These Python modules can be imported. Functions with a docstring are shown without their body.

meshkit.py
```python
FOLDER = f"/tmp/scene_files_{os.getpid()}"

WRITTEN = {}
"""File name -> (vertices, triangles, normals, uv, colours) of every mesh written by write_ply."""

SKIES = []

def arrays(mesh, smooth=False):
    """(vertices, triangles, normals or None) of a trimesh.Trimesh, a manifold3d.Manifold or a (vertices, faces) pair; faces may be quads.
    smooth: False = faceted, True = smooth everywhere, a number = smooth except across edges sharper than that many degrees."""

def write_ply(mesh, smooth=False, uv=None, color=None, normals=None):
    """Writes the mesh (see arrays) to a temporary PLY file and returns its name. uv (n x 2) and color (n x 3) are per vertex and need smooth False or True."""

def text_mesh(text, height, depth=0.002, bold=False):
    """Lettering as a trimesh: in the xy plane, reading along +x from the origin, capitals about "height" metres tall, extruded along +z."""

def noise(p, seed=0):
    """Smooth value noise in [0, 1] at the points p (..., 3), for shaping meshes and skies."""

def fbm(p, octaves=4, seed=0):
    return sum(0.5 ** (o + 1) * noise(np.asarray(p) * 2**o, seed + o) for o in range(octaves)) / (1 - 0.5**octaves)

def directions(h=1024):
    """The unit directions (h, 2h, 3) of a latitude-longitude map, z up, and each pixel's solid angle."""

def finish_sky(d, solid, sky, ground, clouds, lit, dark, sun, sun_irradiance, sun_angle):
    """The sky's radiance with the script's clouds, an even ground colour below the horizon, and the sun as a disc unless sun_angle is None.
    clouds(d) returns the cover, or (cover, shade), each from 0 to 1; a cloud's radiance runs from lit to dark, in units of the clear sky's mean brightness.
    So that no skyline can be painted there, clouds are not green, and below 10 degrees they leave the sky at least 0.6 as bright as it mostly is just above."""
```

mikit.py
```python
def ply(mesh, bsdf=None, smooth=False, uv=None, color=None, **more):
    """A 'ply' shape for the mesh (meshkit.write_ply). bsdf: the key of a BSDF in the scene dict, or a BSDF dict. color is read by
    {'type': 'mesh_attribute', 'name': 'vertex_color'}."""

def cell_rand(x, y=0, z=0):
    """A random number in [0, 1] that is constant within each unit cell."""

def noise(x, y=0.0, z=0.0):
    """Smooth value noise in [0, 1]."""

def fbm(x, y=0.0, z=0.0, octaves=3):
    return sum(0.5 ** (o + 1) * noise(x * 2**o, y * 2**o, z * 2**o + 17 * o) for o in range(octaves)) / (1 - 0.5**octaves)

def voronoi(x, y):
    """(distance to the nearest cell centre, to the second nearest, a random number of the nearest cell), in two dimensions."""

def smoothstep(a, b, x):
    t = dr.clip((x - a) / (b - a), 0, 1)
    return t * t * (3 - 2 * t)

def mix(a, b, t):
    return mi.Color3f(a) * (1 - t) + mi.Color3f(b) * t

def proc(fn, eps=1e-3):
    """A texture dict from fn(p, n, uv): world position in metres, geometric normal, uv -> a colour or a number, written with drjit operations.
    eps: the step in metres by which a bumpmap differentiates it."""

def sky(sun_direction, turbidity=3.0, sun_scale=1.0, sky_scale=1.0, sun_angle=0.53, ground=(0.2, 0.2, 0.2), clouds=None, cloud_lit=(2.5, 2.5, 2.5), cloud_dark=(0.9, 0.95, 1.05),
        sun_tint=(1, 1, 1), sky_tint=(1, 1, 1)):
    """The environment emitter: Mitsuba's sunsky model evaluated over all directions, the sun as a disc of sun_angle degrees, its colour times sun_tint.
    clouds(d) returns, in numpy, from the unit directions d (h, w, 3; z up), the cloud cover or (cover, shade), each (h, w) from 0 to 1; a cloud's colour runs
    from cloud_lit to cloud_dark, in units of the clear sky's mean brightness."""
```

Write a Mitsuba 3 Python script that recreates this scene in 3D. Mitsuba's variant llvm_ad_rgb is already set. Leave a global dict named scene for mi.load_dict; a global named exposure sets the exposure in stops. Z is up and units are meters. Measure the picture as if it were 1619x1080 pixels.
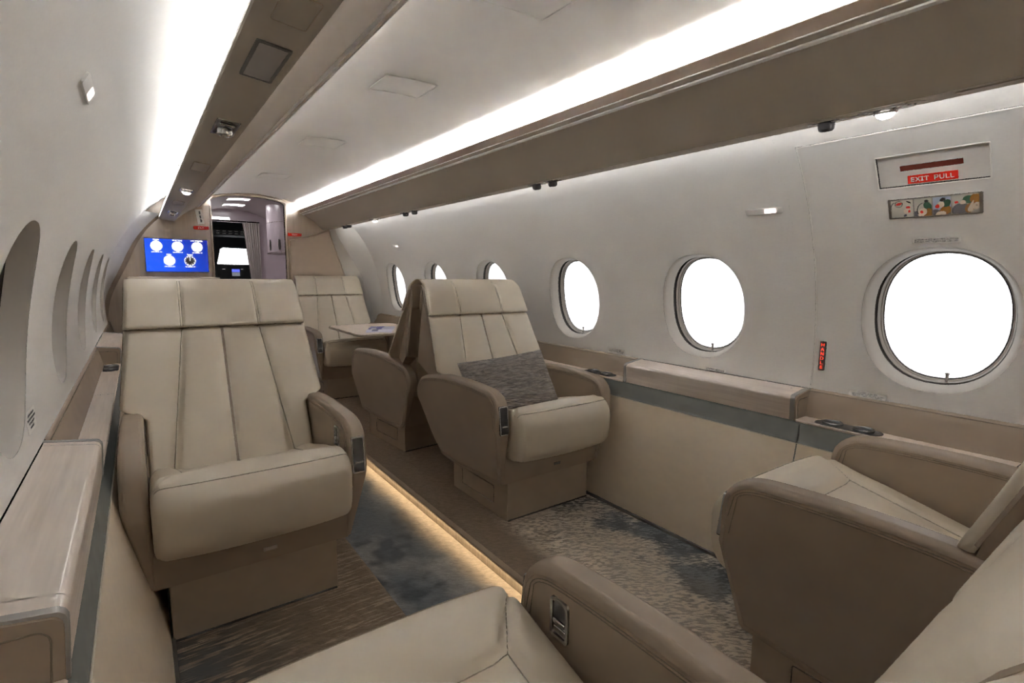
import math, random
import numpy as np, trimesh, manifold3d as m3
import shapely.geometry as sg
from shapely.ops import unary_union
import mitsuba as mi, drjit as dr
import mikit, meshkit
from mikit import proc, noise, fbm, smoothstep, mix
T = mi.ScalarTransform4f
random.seed(3); np.random.seed(3)
scene, labels = {}, {}

# ------------------------------------------------------------------ camera, light, exposure
PITCH, YAW, ROLL, FPX = -0.1288709, 0.6241905, 0.0097193, 818.68
EYE = np.array([0, 0, 1.15])
_F = np.array([math.sin(YAW)*math.cos(PITCH), math.cos(YAW)*math.cos(PITCH), math.sin(PITCH)])
_R = np.array([math.cos(YAW), -math.sin(YAW), 0.0]); _U = np.cross(_R, _F)
_UP = _U*math.cos(ROLL) - _R*math.sin(ROLL)
scene['camera'] = {'type': 'perspective', 'fov': math.degrees(2*math.atan(809.5/FPX)), 'fov_axis': 'x', 'near_clip': 0.02, 'far_clip': 100.0,
                   'to_world': T().look_at(origin=EYE.tolist(), target=(EYE+_F).tolist(), up=_UP.tolist())}
scene['daylight'] = {'type': 'constant', 'radiance': {'type': 'rgb', 'value': [0.31, 0.314, 0.32]}, 'sampling_weight': 2.0}
exposure = 2.42
CEIL_LED = 92.0      # cove strips above the overhead lockers
WALL_LED = 14.5      # cove strips behind the service panels
STEP_LED = 2.6


def lin(r, g, b):
    return [((c/255)/12.92 if c/255 < 0.04045 else ((c/255+0.055)/1.055)**2.4) for c in (r, g, b)]


def emit(rad, col=(1, 1, 1), w=1.0):
    return {'type': 'area', 'radiance': {'type': 'rgb', 'value': [rad*c for c in col]}, 'sampling_weight': float(w)}


# ------------------------------------------------------------------ materials
def weave(sc, d):
    return lambda p, n, uv: d*(0.5*fbm(p.x*sc, p.y*sc, p.z*sc, 2) + 0.5*noise(p.y*sc*2.2, p.z*sc*2.2, p.x*sc*2.2))


def tinted(col, amt, sc):
    col = mi.Color3f(col)
    return lambda p, n, uv: col*(1 - amt + 2*amt*fbm(p.x*sc, p.y*sc, p.z*sc, 3))


def princ(col, rough=0.5, spec=0.5, **k):
    c = col if isinstance(col, dict) else {'type': 'rgb', 'value': list(col)}
    return {'type': 'principled', 'base_color': c, 'roughness': rough, 'specular': spec, **k}


def two(b):
    return {'type': 'twosided', 'bsdf': b}


def bump(b, fn, eps=1e-3, scale=1.0):
    return {'type': 'bumpmap', 'arbitrary': proc(fn, eps), 'scale': scale, 'bsdf': b}


LEATHER_B = lambda p, n, uv: 0.00045*fbm(p.x*330, p.y*330, p.z*330, 2) + 0.0014*fbm(p.x*26, p.y*26, p.z*26, 2)
WALL_B = lambda p, n, uv: 0.00055*(noise(p.y*420, p.z*420, p.x*420) + noise((p.y+p.z)*210, (p.y-p.z)*210, p.x*210)) + 0.0006*fbm(p.x*34, p.y*34, p.z*34, 2)
scene['m_wall'] = two(bump(princ(proc(tinted(lin(212, 209, 204), 0.025, 160)), 0.75, 0.25), WALL_B, 8e-4))
scene['m_reveal'] = two(princ(lin(178, 172, 164), 0.6, 0.25))
scene['m_ceiling'] = two(princ(lin(226, 223, 218), 0.55, 0.3))
scene['m_panel'] = two(bump(princ(lin(166, 156, 143), 0.6, 0.3), lambda p, n, uv: 0.0003*noise(p.x*300, p.y*300, p.z*300), 8e-4))
scene['m_lip'] = two(princ(lin(146, 129, 113), 0.4, 0.4))
scene['m_cream'] = two(bump(princ(proc(tinted(lin(214, 202, 183), 0.04, 14)), 0.42, 0.45), LEATHER_B, 6e-4))
scene['m_brown'] = two(bump(princ(proc(tinted(lin(138, 122, 105), 0.05, 14)), 0.4, 0.45), LEATHER_B, 6e-4))
scene['m_brown_soft'] = two(princ(proc(tinted(lin(146, 131, 114), 0.05, 30)), 0.7, 0.25))
scene['m_thread'] = two(princ(lin(104, 92, 78), 0.7, 0.2))
scene['m_cream_thread'] = two(princ(lin(150, 138, 121), 0.7, 0.2))
scene['m_pale_thread'] = two(princ(lin(205, 196, 180), 0.6, 0.3))
scene['m_dado'] = two(bump(princ(proc(tinted(lin(226, 211, 190), 0.04, 40)), 0.6, 0.3), LEATHER_B, 6e-4))
scene['m_band'] = two(princ(proc(tinted(lin(98, 101, 98), 0.16, 22)), 0.5, 0.35))


def wood(p, n, uv):
    g = fbm(p.y*5, p.x*90, p.z*90, 3)
    h = noise(p.y*14, p.x*260, p.z*260)
    return mix(lin(212, 197, 184), lin(236, 222, 210), g*0.75 + h*0.25)


def wood_bulk(p, n, uv):
    g = fbm(p.x*60, p.y*60, p.z*3, 3)
    return mix(lin(176, 157, 139), lin(190, 172, 154), g)


scene['m_wood'] = two(princ(proc(wood), 0.16, 0.5, clearcoat=1.0, clearcoat_gloss=0.97))
scene['m_bulkhead'] = two(princ(proc(wood_bulk), 0.3, 0.5, clearcoat=0.6, clearcoat_gloss=0.9))
scene['m_chrome'] = {'type': 'roughconductor', 'material': 'none', 'alpha': 0.12, 'specular_reflectance': {'type': 'rgb', 'value': [0.58, 0.55, 0.52]}}
scene['m_steel'] = {'type': 'roughconductor', 'material': 'none', 'alpha': 0.2, 'specular_reflectance': {'type': 'rgb', 'value': [0.62, 0.60, 0.58]}}
scene['m_pewter'] = two(princ([0.33, 0.31, 0.29], 0.32, 0.5, metallic=0.55))
scene['m_black'] = two(princ([0.012, 0.012, 0.013], 0.15, 0.5))
scene['m_screen'] = two(princ([0.002, 0.002, 0.002], 0.4, 0.05))
scene['m_black_matt'] = two(princ([0.02, 0.02, 0.02], 0.6, 0.3))
scene['m_gasket'] = two(princ([0.05, 0.046, 0.042], 0.5, 0.3))
scene['m_winring'] = two(princ(lin(150, 143, 135), 0.4, 0.4))
scene['m_white'] = two(princ(lin(225, 222, 216), 0.5, 0.4))
scene['m_grille'] = two(princ(lin(150, 146, 143), 0.7, 0.2))
scene['m_skin'] = two(princ(lin(120, 118, 115), 0.6, 0.3))
scene['m_red'] = two(princ(lin(205, 40, 28), 0.45, 0.4))
scene['m_red_dark'] = two(princ(lin(92, 38, 30), 0.5, 0.4))
scene['m_ink'] = two(princ([0.03, 0.03, 0.03], 0.5, 0.3))
scene['m_white_ink'] = two(princ([0.85, 0.85, 0.83], 0.5, 0.3))
scene['m_lilac'] = two(princ(lin(190, 178, 184), 0.25, 0.5, clearcoat=0.8, clearcoat_gloss=0.95))
scene['m_vest_ceiling'] = two(princ(lin(150, 138, 138), 0.5, 0.35))
scene['m_cockpit'] = two(princ([0.012, 0.014, 0.016], 0.6, 0.3))
scene['m_curtain'] = two(princ(lin(196, 188, 184), 0.8, 0.2))
scene['m_glass'] = {'type': 'thindielectric', 'int_ior': 1.33}


def carpet_colour(p, n, uv):
    """hand tufted carpet: brown ground, dark slate towards the right wall with pale brushed patches; slate in the aisle"""
    fx, fy = p.x + 0.10*(fbm(p.x*7, p.y*7, 0.3, 3)-0.5), p.y + 0.16*(fbm(p.x*5, p.y*5, 4.3, 3)-0.5)
    brown, slate, pale, dark = lin(112, 98, 84), lin(104, 108, 110), lin(206, 195, 180), lin(44, 48, 51)
    # brushed pile: fine streaks that run across the aisle, bent by a slow swirl
    sx, sy = p.x*0.55 + p.y*0.83 + 0.05*fbm(p.x*6, p.y*6, 1.0, 2), p.x*0.83 - p.y*0.55
    streak = fbm(sx*170, sy*60, 2.0, 2)
    fine = noise(p.x*260, p.y*520, 0.5)
    cloud = fbm(fx*5.5 + fy*1.5, fy*4.0, 7.7, 5)
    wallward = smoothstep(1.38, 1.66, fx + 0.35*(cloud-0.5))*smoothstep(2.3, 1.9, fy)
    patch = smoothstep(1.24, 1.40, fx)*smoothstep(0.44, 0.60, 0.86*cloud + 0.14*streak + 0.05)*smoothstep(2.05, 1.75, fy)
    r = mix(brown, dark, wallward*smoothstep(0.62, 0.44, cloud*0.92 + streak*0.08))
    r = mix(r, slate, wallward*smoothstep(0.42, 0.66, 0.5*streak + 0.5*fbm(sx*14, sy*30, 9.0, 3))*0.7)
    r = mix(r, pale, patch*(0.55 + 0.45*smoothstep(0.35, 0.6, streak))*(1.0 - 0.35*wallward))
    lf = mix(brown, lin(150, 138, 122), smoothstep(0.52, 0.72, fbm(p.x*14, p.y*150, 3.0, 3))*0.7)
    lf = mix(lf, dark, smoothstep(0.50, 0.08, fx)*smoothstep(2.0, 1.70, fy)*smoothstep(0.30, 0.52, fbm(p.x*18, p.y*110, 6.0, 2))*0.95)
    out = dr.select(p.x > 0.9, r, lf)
    aisle = mix(lin(88, 95, 100), lin(122, 124, 124), smoothstep(0.4, 0.65, fbm(fx*6, fy*4, 1.2, 3)))
    aisle = mix(aisle, lin(60, 65, 70), smoothstep(0.50, 0.74, fbm(p.x*9, p.y*8, 5.0, 3)))
    aisle = mix(aisle, lin(160, 146, 126), smoothstep(0.97, 1.07, fx))
    out = dr.select(p.z < -0.02, aisle, out)
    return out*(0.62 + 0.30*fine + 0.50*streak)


CARPET_B = lambda p, n, uv: 0.003*noise(p.x*330, p.y*120, 0.5) + 0.004*fbm(p.x*60, p.y*40, 1.5, 2)
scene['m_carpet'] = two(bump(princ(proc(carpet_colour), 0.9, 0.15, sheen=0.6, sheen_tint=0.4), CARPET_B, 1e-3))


def cord_colour(p, n, uv):
    h = noise(uv.x*26, uv.y*160, 0.0)*0.5 + 0.5*noise(uv.x*90, uv.y*420, 3.0)
    return mix(lin(92, 86, 83), lin(182, 175, 170), smoothstep(0.3, 0.75, h))


scene['m_cord'] = two(princ(proc(cord_colour), 0.75, 0.2, sheen=0.5))


# ------------------------------------------------------------------ helpers
def numbered(name):
    if name not in USED:
        USED.add(name); return name
    i = 1
    while f'{name}_{i:03d}' in USED:
        i += 1
    USED.add(f'{name}_{i:03d}'); return f'{name}_{i:03d}'


USED = set()


def obj(name, mesh, bsdf, parent=None, smooth=False, label=None, kind=None, em=None, uv=None, to_world=None):
    key = numbered((parent + '__' if parent else '') + name)
    d = mikit.ply(mesh, bsdf, smooth, uv=uv)
    if em: d['emitter'] = em
    if to_world is not None: d['to_world'] = to_world
    scene[key] = d
    if label or kind:
        labels[key] = {}
        if label: labels[key]['label'] = label
        if kind: labels[key]['kind'] = kind
    return key


def thing(name, label, cat, group=None):
    key = numbered(name)
    labels[key] = {'label': label, 'category': cat}
    if group: labels[key]['group'] = group
    return key


def struct(name, label):
    key = numbered(name)
    labels[key] = {'label': label, 'kind': 'structure'}
    return key


def solid_thing(name, mesh, bsdf, label, cat, group=None, **k):
    key = obj(name, mesh, bsdf, **k)
    labels[key] = {'label': label, 'category': cat}
    if group: labels[key]['group'] = group
    return key


def cat(*ms):
    return trimesh.util.concatenate([m if isinstance(m, trimesh.Trimesh) else trimesh.Trimesh(*m, process=False) for m in ms])


def grid(P, close_u=False, close_v=False):
    """P (nu, nv, 3) -> mesh"""
    P = np.asarray(P, float); nu, nv = P.shape[:2]
    a, b = np.meshgrid(np.arange(nu - (not close_u)), np.arange(nv - (not close_v)), indexing='ij')
    i = lambda x, y: (x % nu)*nv + (y % nv)
    f = np.stack([i(a, b), i(a+1, b), i(a+1, b+1), i(a, b+1)], -1).reshape(-1, 4)
    return trimesh.Trimesh(P.reshape(-1, 3), np.vstack([f[:, [0, 1, 2]], f[:, [0, 2, 3]]]), process=False)


def box(x0, x1, y0, y1, z0, z1, r=0.0):
    if r <= 0:
        b = trimesh.creation.box(extents=(x1-x0, y1-y0, z1-z0)); b.apply_translation(((x0+x1)/2, (y0+y1)/2, (z0+z1)/2)); return b
    pts = [m3.Manifold.sphere(r, 16).translate((x, y, z)) for x in (x0+r, x1-r) for y in (y0+r, y1-r) for z in (z0+r, z1-r)]
    m = m3.Manifold.batch_hull(pts).to_mesh()
    return trimesh.Trimesh(m.vert_properties[:, :3], m.tri_verts, process=False)


def outward(m):
    """the winding is consistent: turn it so that the volume is positive"""
    v, f = np.asarray(m.vertices), np.asarray(m.faces)
    c = v.mean(0)
    if np.einsum('ij,ij->i', np.cross(v[f[:, 0]]-c, v[f[:, 1]]-c), v[f[:, 2]]-c).sum() < 0:
        return trimesh.Trimesh(v, f[:, ::-1], process=False)
    return m


def facing_out(m, centre):
    v, f = np.asarray(m.vertices), np.asarray(m.faces)
    n = np.cross(v[f[:, 1]]-v[f[:, 0]], v[f[:, 2]]-v[f[:, 0]]).sum(0)
    return m if n @ (v.mean(0)-centre) > 0 else trimesh.Trimesh(v, f[:, ::-1], process=False)


def tube(pts, r, n=6, close=False, caps=True):
    P = np.asarray(pts, float)
    t = np.roll(P, -1, 0) - np.roll(P, 1, 0) if close else np.gradient(P, axis=0)
    t /= np.linalg.norm(t, axis=1, keepdims=True) + 1e-12
    up = np.where(np.abs(t[:, 2:3]) < 0.9, [[0, 0, 1.0]], [[1.0, 0, 0]])
    a = np.cross(t, up); a /= np.linalg.norm(a, axis=1, keepdims=True); b = np.cross(t, a)
    for i in range(1, len(a)):            # keep the frame from flipping
        if a[i] @ a[i-1] < 0: a[i] *= -1; b[i] *= -1
    th = np.arange(n)*2*np.pi/n
    m = grid(P[:, None] + r*(np.cos(th)[None, :, None]*a[:, None] + np.sin(th)[None, :, None]*b[:, None]), close_u=close, close_v=True)
    if caps and not close:
        k = len(P)
        m = trimesh.Trimesh(np.vstack([m.vertices, P[0], P[-1]]), np.vstack([m.faces, [[j, (j+1) % n, k*n] for j in range(n)], [[(k-1)*n+(j+1) % n, (k-1)*n+j, k*n+1] for j in range(n)]]), process=False)
    return m


def spline(pts, n, close=False):
    from scipy.interpolate import splprep, splev
    P = np.asarray(pts, float)
    if close: P = np.vstack([P, P[:1]])
    tck, _ = splprep(P.T, s=0, per=close, k=3)
    return np.array(splev(np.linspace(0, 1, n, endpoint=not close), tck)).T


def rounded_poly(pts, r, res=6):
    return sg.Polygon(pts).buffer(-r, quad_segs=res).buffer(r, quad_segs=res)


def resample(poly, step):
    ring = poly.exterior
    n = max(8, int(ring.length/step))
    return np.array([ring.interpolate(i/n, normalized=True).coords[0] for i in range(n)])


def cap_faces(loop2d):
    p = sg.Polygon(loop2d)
    v, f = trimesh.creation.triangulate_polygon(p, engine='earcut')
    v = np.asarray(v)
    idx = np.array([np.argmin(((loop2d - q)**2).sum(1)) for q in v])
    return idx[np.asarray(f)]


def puffed(loop, thick, r, n=5):
    """loop (k, 2) counter-clockwise; extruded along +w by thick with its edges rounded by r; returns verts (loop0, loop1, w)"""
    loop = np.asarray(loop)
    t = np.roll(loop, -1, 0) - np.roll(loop, 1, 0); t /= np.linalg.norm(t, axis=1, keepdims=True)
    nin = np.stack([-t[:, 1], t[:, 0]], 1)
    ws, ins = [], []
    for a in np.linspace(0, np.pi/2, n):
        ws.append(r*(1-np.sin(a))); ins.append(r*(1-np.cos(a)))
    ws = ws[::-1]; ins = ins[::-1]        # w from 0 (inset r) up to r (inset 0)
    ws = [w for w in ws]; W = ws + [thick - w for w in ws[::-1]]; I = ins + ins[::-1]
    layers = [np.column_stack([loop + nin*i, np.full(len(loop), w)]) for w, i in zip(W, I)]
    m = grid(np.array(layers), close_v=True)
    k = len(loop); f = cap_faces(layers[0][:, :2])
    faces = np.vstack([m.faces, f + (len(W)-1)*k, f[:, ::-1]])
    return trimesh.Trimesh(m.vertices, faces, process=False)


def plate(poly, thick, r=0.0):
    """shapely polygon extruded along +z"""
    return trimesh.creation.extrude_polygon(poly, thick, engine='earcut')


def rrect(w, h, r, cx=0, cy=0):
    return sg.box(cx-w/2+r, cy-h/2+r, cx+w/2-r, cy+h/2-r).buffer(r, quad_segs=5)


def frame_mesh(mesh, origin, ex, ey, ez):
    M = np.eye(4); M[:3, 0], M[:3, 1], M[:3, 2], M[:3, 3] = ex, ey, ez, origin
    m = mesh.copy(); m.apply_transform(M); return m


def lathe(prof, n=24):
    th = np.arange(n)*2*np.pi/n
    P = np.array([[[r*math.cos(a), r*math.sin(a), z] for r, z in prof] for a in th])
    return grid(P, close_u=True)


# ------------------------------------------------------------------ cabin shell
CX, CZ, RW = 0.94, 0.85, 1.167            # centre line, height of the widest point, radius of the wall lining
PITCHW, W0 = 0.8648, 0.56                 # window spacing, first window
Y0, Y1 = -3.9, 5.316
YB = 5.55                                 # forward bulkhead


def on_wall(side, y, s, R=RW):
    """s: arc length on the lining, upwards from the height CZ"""
    a = np.asarray(s)/RW
    return np.stack([CX + side*R*np.cos(a), np.broadcast_to(y, a.shape), CZ + R*np.sin(a)], -1)


def s_of_z(z): return RW*math.asin((z-CZ)/RW)


S_LOW, S_HIGH = s_of_z(0.722), s_of_z(1.86)
S_WIN = s_of_z(1.015)
HY, HS = 0.212, 0.240                     # half axes of the window reveal


def oval(t, a, b, e=2.25):
    c, s = np.cos(t), np.sin(t)
    return a*np.sign(c)*np.abs(c)**(2/e), b*np.sign(s)*np.abs(s)**(2/e)


def holed_cell(side, y0, y1, s0, s1, yc, sc, a, b, R=RW, m=12, n=144):
    tc = [math.atan2(s-sc, y-yc) % (2*math.pi) for y in (y0, y1) for s in (s0, s1)]
    t = np.sort(np.unique(np.concatenate([np.arange(n)*2*np.pi/n, tc])))
    dy, ds = oval(t, a, b)
    ang = np.arctan2(ds, dy)
    cy, cs = np.cos(t), np.sin(t)
    with np.errstate(divide='ignore', invalid='ignore'):
        k = np.minimum(np.where(cy > 1e-9, (y1-yc)/cy, np.where(cy < -1e-9, (y0-yc)/cy, 9e9)), np.where(cs > 1e-9, (s1-sc)/cs, np.where(cs < -1e-9, (s0-sc)/cs, 9e9)))
    oy, os_ = cy*k, cs*k
    L = np.linspace(0, 1, m)[:, None]**1.3
    yy, ss = yc + dy*(1-L) + oy*L, sc + ds*(1-L) + os_*L
    return grid(on_wall(side, yy, ss, R), close_v=True)


def arc_patch(side, y0, y1, s0, s1, R=RW, n=72, ny=2):
    return grid(np.array([on_wall(side, y, np.linspace(s0, s1, n), R) for y in np.linspace(y0, y1, ny)]))


DOOR = (0.163, 0.925, s_of_z(0.722), s_of_z(1.585))
for side, nm in ((1, 'right'), (-1, 'left')):
    ms = [arc_patch(side, Y0, W0-4.5*PITCHW, S_LOW, S_HIGH)]
    for k in range(-4, 6):
        yc = W0 + PITCHW*k
        y0, y1 = yc-PITCHW/2, yc+PITCHW/2
        if k == 0 and side == 1:
            g = 0.002
            ms += [arc_patch(side, y0, DOOR[0]-g, S_LOW, S_HIGH), arc_patch(side, DOOR[1]+g, y1, S_LOW, S_HIGH), arc_patch(side, DOOR[0]-g, DOOR[1]+g, DOOR[3]+g, S_HIGH)]
        else:
            ms.append(holed_cell(side, y0, y1, S_LOW, S_HIGH, yc, S_WIN, HY, HS))
    lab = 'curved light grey fabric cabin wall with ' + ('six round windows, on the right' if side == 1 else 'round windows seen edge on, on the left')
    ms.append(arc_patch(side, Y1, YB, s_of_z(1.58), S_HIGH))
    w = struct('wall_'+nm, lab)
    obj('lining', cat(*ms), 'm_wall', w, smooth=40)
    # outer skin, opaque, open only at the panes
    sk = []
    for k in range(-4, 6):
        yc = W0 + PITCHW*k
        sk.append(holed_cell(side, yc-PITCHW/2, yc+PITCHW/2, s_of_z(0.5), s_of_z(1.55), yc, S_WIN, 0.178, 0.204, R=1.2535, m=4, n=48))
    sk += [arc_patch(side, Y0, W0-4.5*PITCHW, s_of_z(0.5), s_of_z(1.55), R=1.2535), arc_patch(side, W0+5.5*PITCHW, 5.75, s_of_z(0.5), s_of_z(1.55), R=1.2535)]
    sk += [arc_patch(side, Y0, 5.75, s_of_z(1.55), RW*math.pi/2, R=1.2535), arc_patch(side, Y0, 5.75, -RW*math.pi/2, s_of_z(0.5), R=1.2535)]
    obj('outer_skin', cat(*sk), 'm_skin', w, smooth=40)

# exit door panel around the first right window
dr_ = struct('door_1', 'emergency exit panel in the right wall around the nearest window')
HATCH = (0.432, 0.704, s_of_z(1.430), s_of_z(1.5185))
d0, d1, s0, s1 = DOOR
ms = [holed_cell(1, d0, d1, s0, HATCH[2]-0.03, W0, S_WIN, HY, HS)]
sa, sb = HATCH[2]-0.03, s1
hy0, hy1, hs0, hs1 = HATCH
ms += [arc_patch(1, d0, hy0, sa, sb), arc_patch(1, hy1, d1, sa, sb), arc_patch(1, hy0, hy1, sa, hs0), arc_patch(1, hy0, hy1, hs1, sb)]
obj('panel', cat(*ms), 'm_wall', dr_, smooth=40)
# dark rubber behind the gap, visible as a thin line
obj('seal', cat(arc_patch(1, d0-0.02, d1+0.02, s1-0.02, s1+0.02, R=RW+0.008), arc_patch(1, d0-0.02, d0+0.02, s0, s1, R=RW+0.008), arc_patch(1, d1-0.02, d1+0.02, s0, s1, R=RW+0.008)), 'm_gasket', dr_, smooth=40)
pw = [on_wall(1, y, np.array([s]), RW-0.0008)[0] for y, s in [(d0, s0), (d0, s1), (d1, s1), (d1, s0)]]
edge = np.vstack([on_wall(1, np.full(30, d1-0.001), np.linspace(s0, s1, 30), RW-0.0005), on_wall(1, np.linspace(d1, d0, 20), np.full(20, s1-0.001), RW-0.0005), on_wall(1, np.full(30, d0), np.linspace(s1, s0, 30), RW-0.0005)])
obj('edge_trim', tube(edge, 0.0022, 6), 'm_white', dr_, smooth=40)


def hatch_surface(depth):
    """handle hatch: a recessed plate, with a dark slot"""
    return RW + depth


slot = (0.492, 0.644, s_of_z(1.472), s_of_z(1.4865))
g = 0.003
hp = cat(arc_patch(1, hy0+g, slot[0], hs0+g, hs1-g, R=RW+0.007), arc_patch(1, slot[1], hy1-g, hs0+g, hs1-g, R=RW+0.007), arc_patch(1, slot[0], slot[1], hs0+g, slot[2], R=RW+0.007), arc_patch(1, slot[0], slot[1], slot[3], hs1-g, R=RW+0.007))
hk = obj('handle_hatch', hp, 'm_wall', dr_, smooth=40, label='recessed handle hatch with a dark red slot')
rim = np.vstack([on_wall(1, np.linspace(a[0], b[0], 14), np.linspace(a[1], b[1], 14), RW+0.0005) for a, b in [((hy0, hs0), (hy1, hs0)), ((hy1, hs0), (hy1, hs1)), ((hy1, hs1), (hy0, hs1)), ((hy0, hs1), (hy0, hs0))]])
obj('rim', tube(rim, 0.0022, 6, close=True), 'm_white', hk, smooth=40)
obj('recess', arc_patch(1, hy0-0.01, hy1+0.01, hs0-0.01, hs1+0.01, R=RW+0.014), 'm_gasket', hk, smooth=40)
obj('slot_well', cat(arc_patch(1, slot[0]-0.01, slot[1]+0.01, slot[2]-0.01, slot[3]+0.01, R=RW+0.0125)), 'm_red_dark', hk, smooth=40)


def wall_frame(side, y, z, lift=0.0):
    """origin on the lining and axes: along the reading direction, up the wall, out into the cabin"""
    a = math.asin((z-CZ)/RW)
    n = np.array([-side*math.cos(a), 0, -math.sin(a)])
    up = np.array([-side*math.sin(a), 0, math.cos(a)])
    ex = np.array([0, -1.0*side, 0])
    o = np.array([CX+side*RW*math.cos(a), y, CZ+RW*math.sin(a)]) + n*lift
    return o, ex, up, n


def put(mesh, fr):
    return frame_mesh(mesh, *fr)


def centred(text, h, depth=0.0006, bold=False):
    m = meshkit.text_mesh(text, h, depth, bold); b = m.bounds
    m.apply_translation((-(b[0, 0]+b[1, 0])/2, -(b[0, 1]+b[1, 1])/2, 0)); return m


def lines_of_text(rows, h, gap, width=None):
    ms = []
    for i, t in enumerate(rows):
        m = centred(t, h, 0.0004, True)
        if width: m.apply_scale((min(1.0, width/(m.bounds[1, 0]-m.bounds[0, 0])), 1, 1))
        m.apply_translation((0, ((len(rows)-1)/2-i)*gap, 0)); ms.append(m)
    return cat(*ms)


# EXIT PULL, instruction strip, placards
fr = wall_frame(1, 0.566, 1.447, -0.0066)
t = thing('exit_placard', 'red EXIT PULL placard with white letters under the handle slot', 'sign')
obj('plate', put(plate(rrect(0.122, 0.026, 0.002), 0.0015), fr), 'm_red', t)
lt = centred('EXIT  PULL', 0.0135, 0.0006, True); lt.apply_scale((1.0, 1, 1)); lt.apply_scale((0.105/(lt.bounds[1, 0]-lt.bounds[0, 0]), 1, 1)); lt.apply_translation((0, 0, 0.0015))
obj('lettering', put(lt, fr), 'm_white_ink', t, label='white letters EXIT PULL')

fr = wall_frame(1, 0.566, 1.369, 0.0005)
t = thing('instruction_strip', 'strip of four pictograms showing how to open the exit, above the nearest window', 'sign')
obj('frame', put(plate(rrect(0.232, 0.064, 0.002), 0.003), fr), 'm_chrome', t)
CELLS = [(-0.108, -0.050), (-0.047, -0.003), (0.0, 0.043), (0.046, 0.108)]
TONES = [lin(206, 203, 192), lin(198, 196, 186), lin(176, 186, 206), lin(196, 194, 186)]
for nm, c in (('sketch_green', lin(46, 78, 58)), ('sketch_ochre', lin(138, 92, 40)), ('sketch_grey', lin(98, 98, 104)), ('sketch_skin', lin(226, 214, 198)), ('sketch_red', lin(206, 52, 48)), ('sketch_dark', lin(40, 34, 34))):
    scene['m_'+nm] = two(princ(c, 0.5, 0.3))
for i, c in enumerate(TONES):
    scene[f'm_cell_{i}'] = two(princ(c, 0.4, 0.4))


def blob(pts, seed=0): return sg.Polygon(spline(pts, 24, True)).buffer(0)


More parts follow.
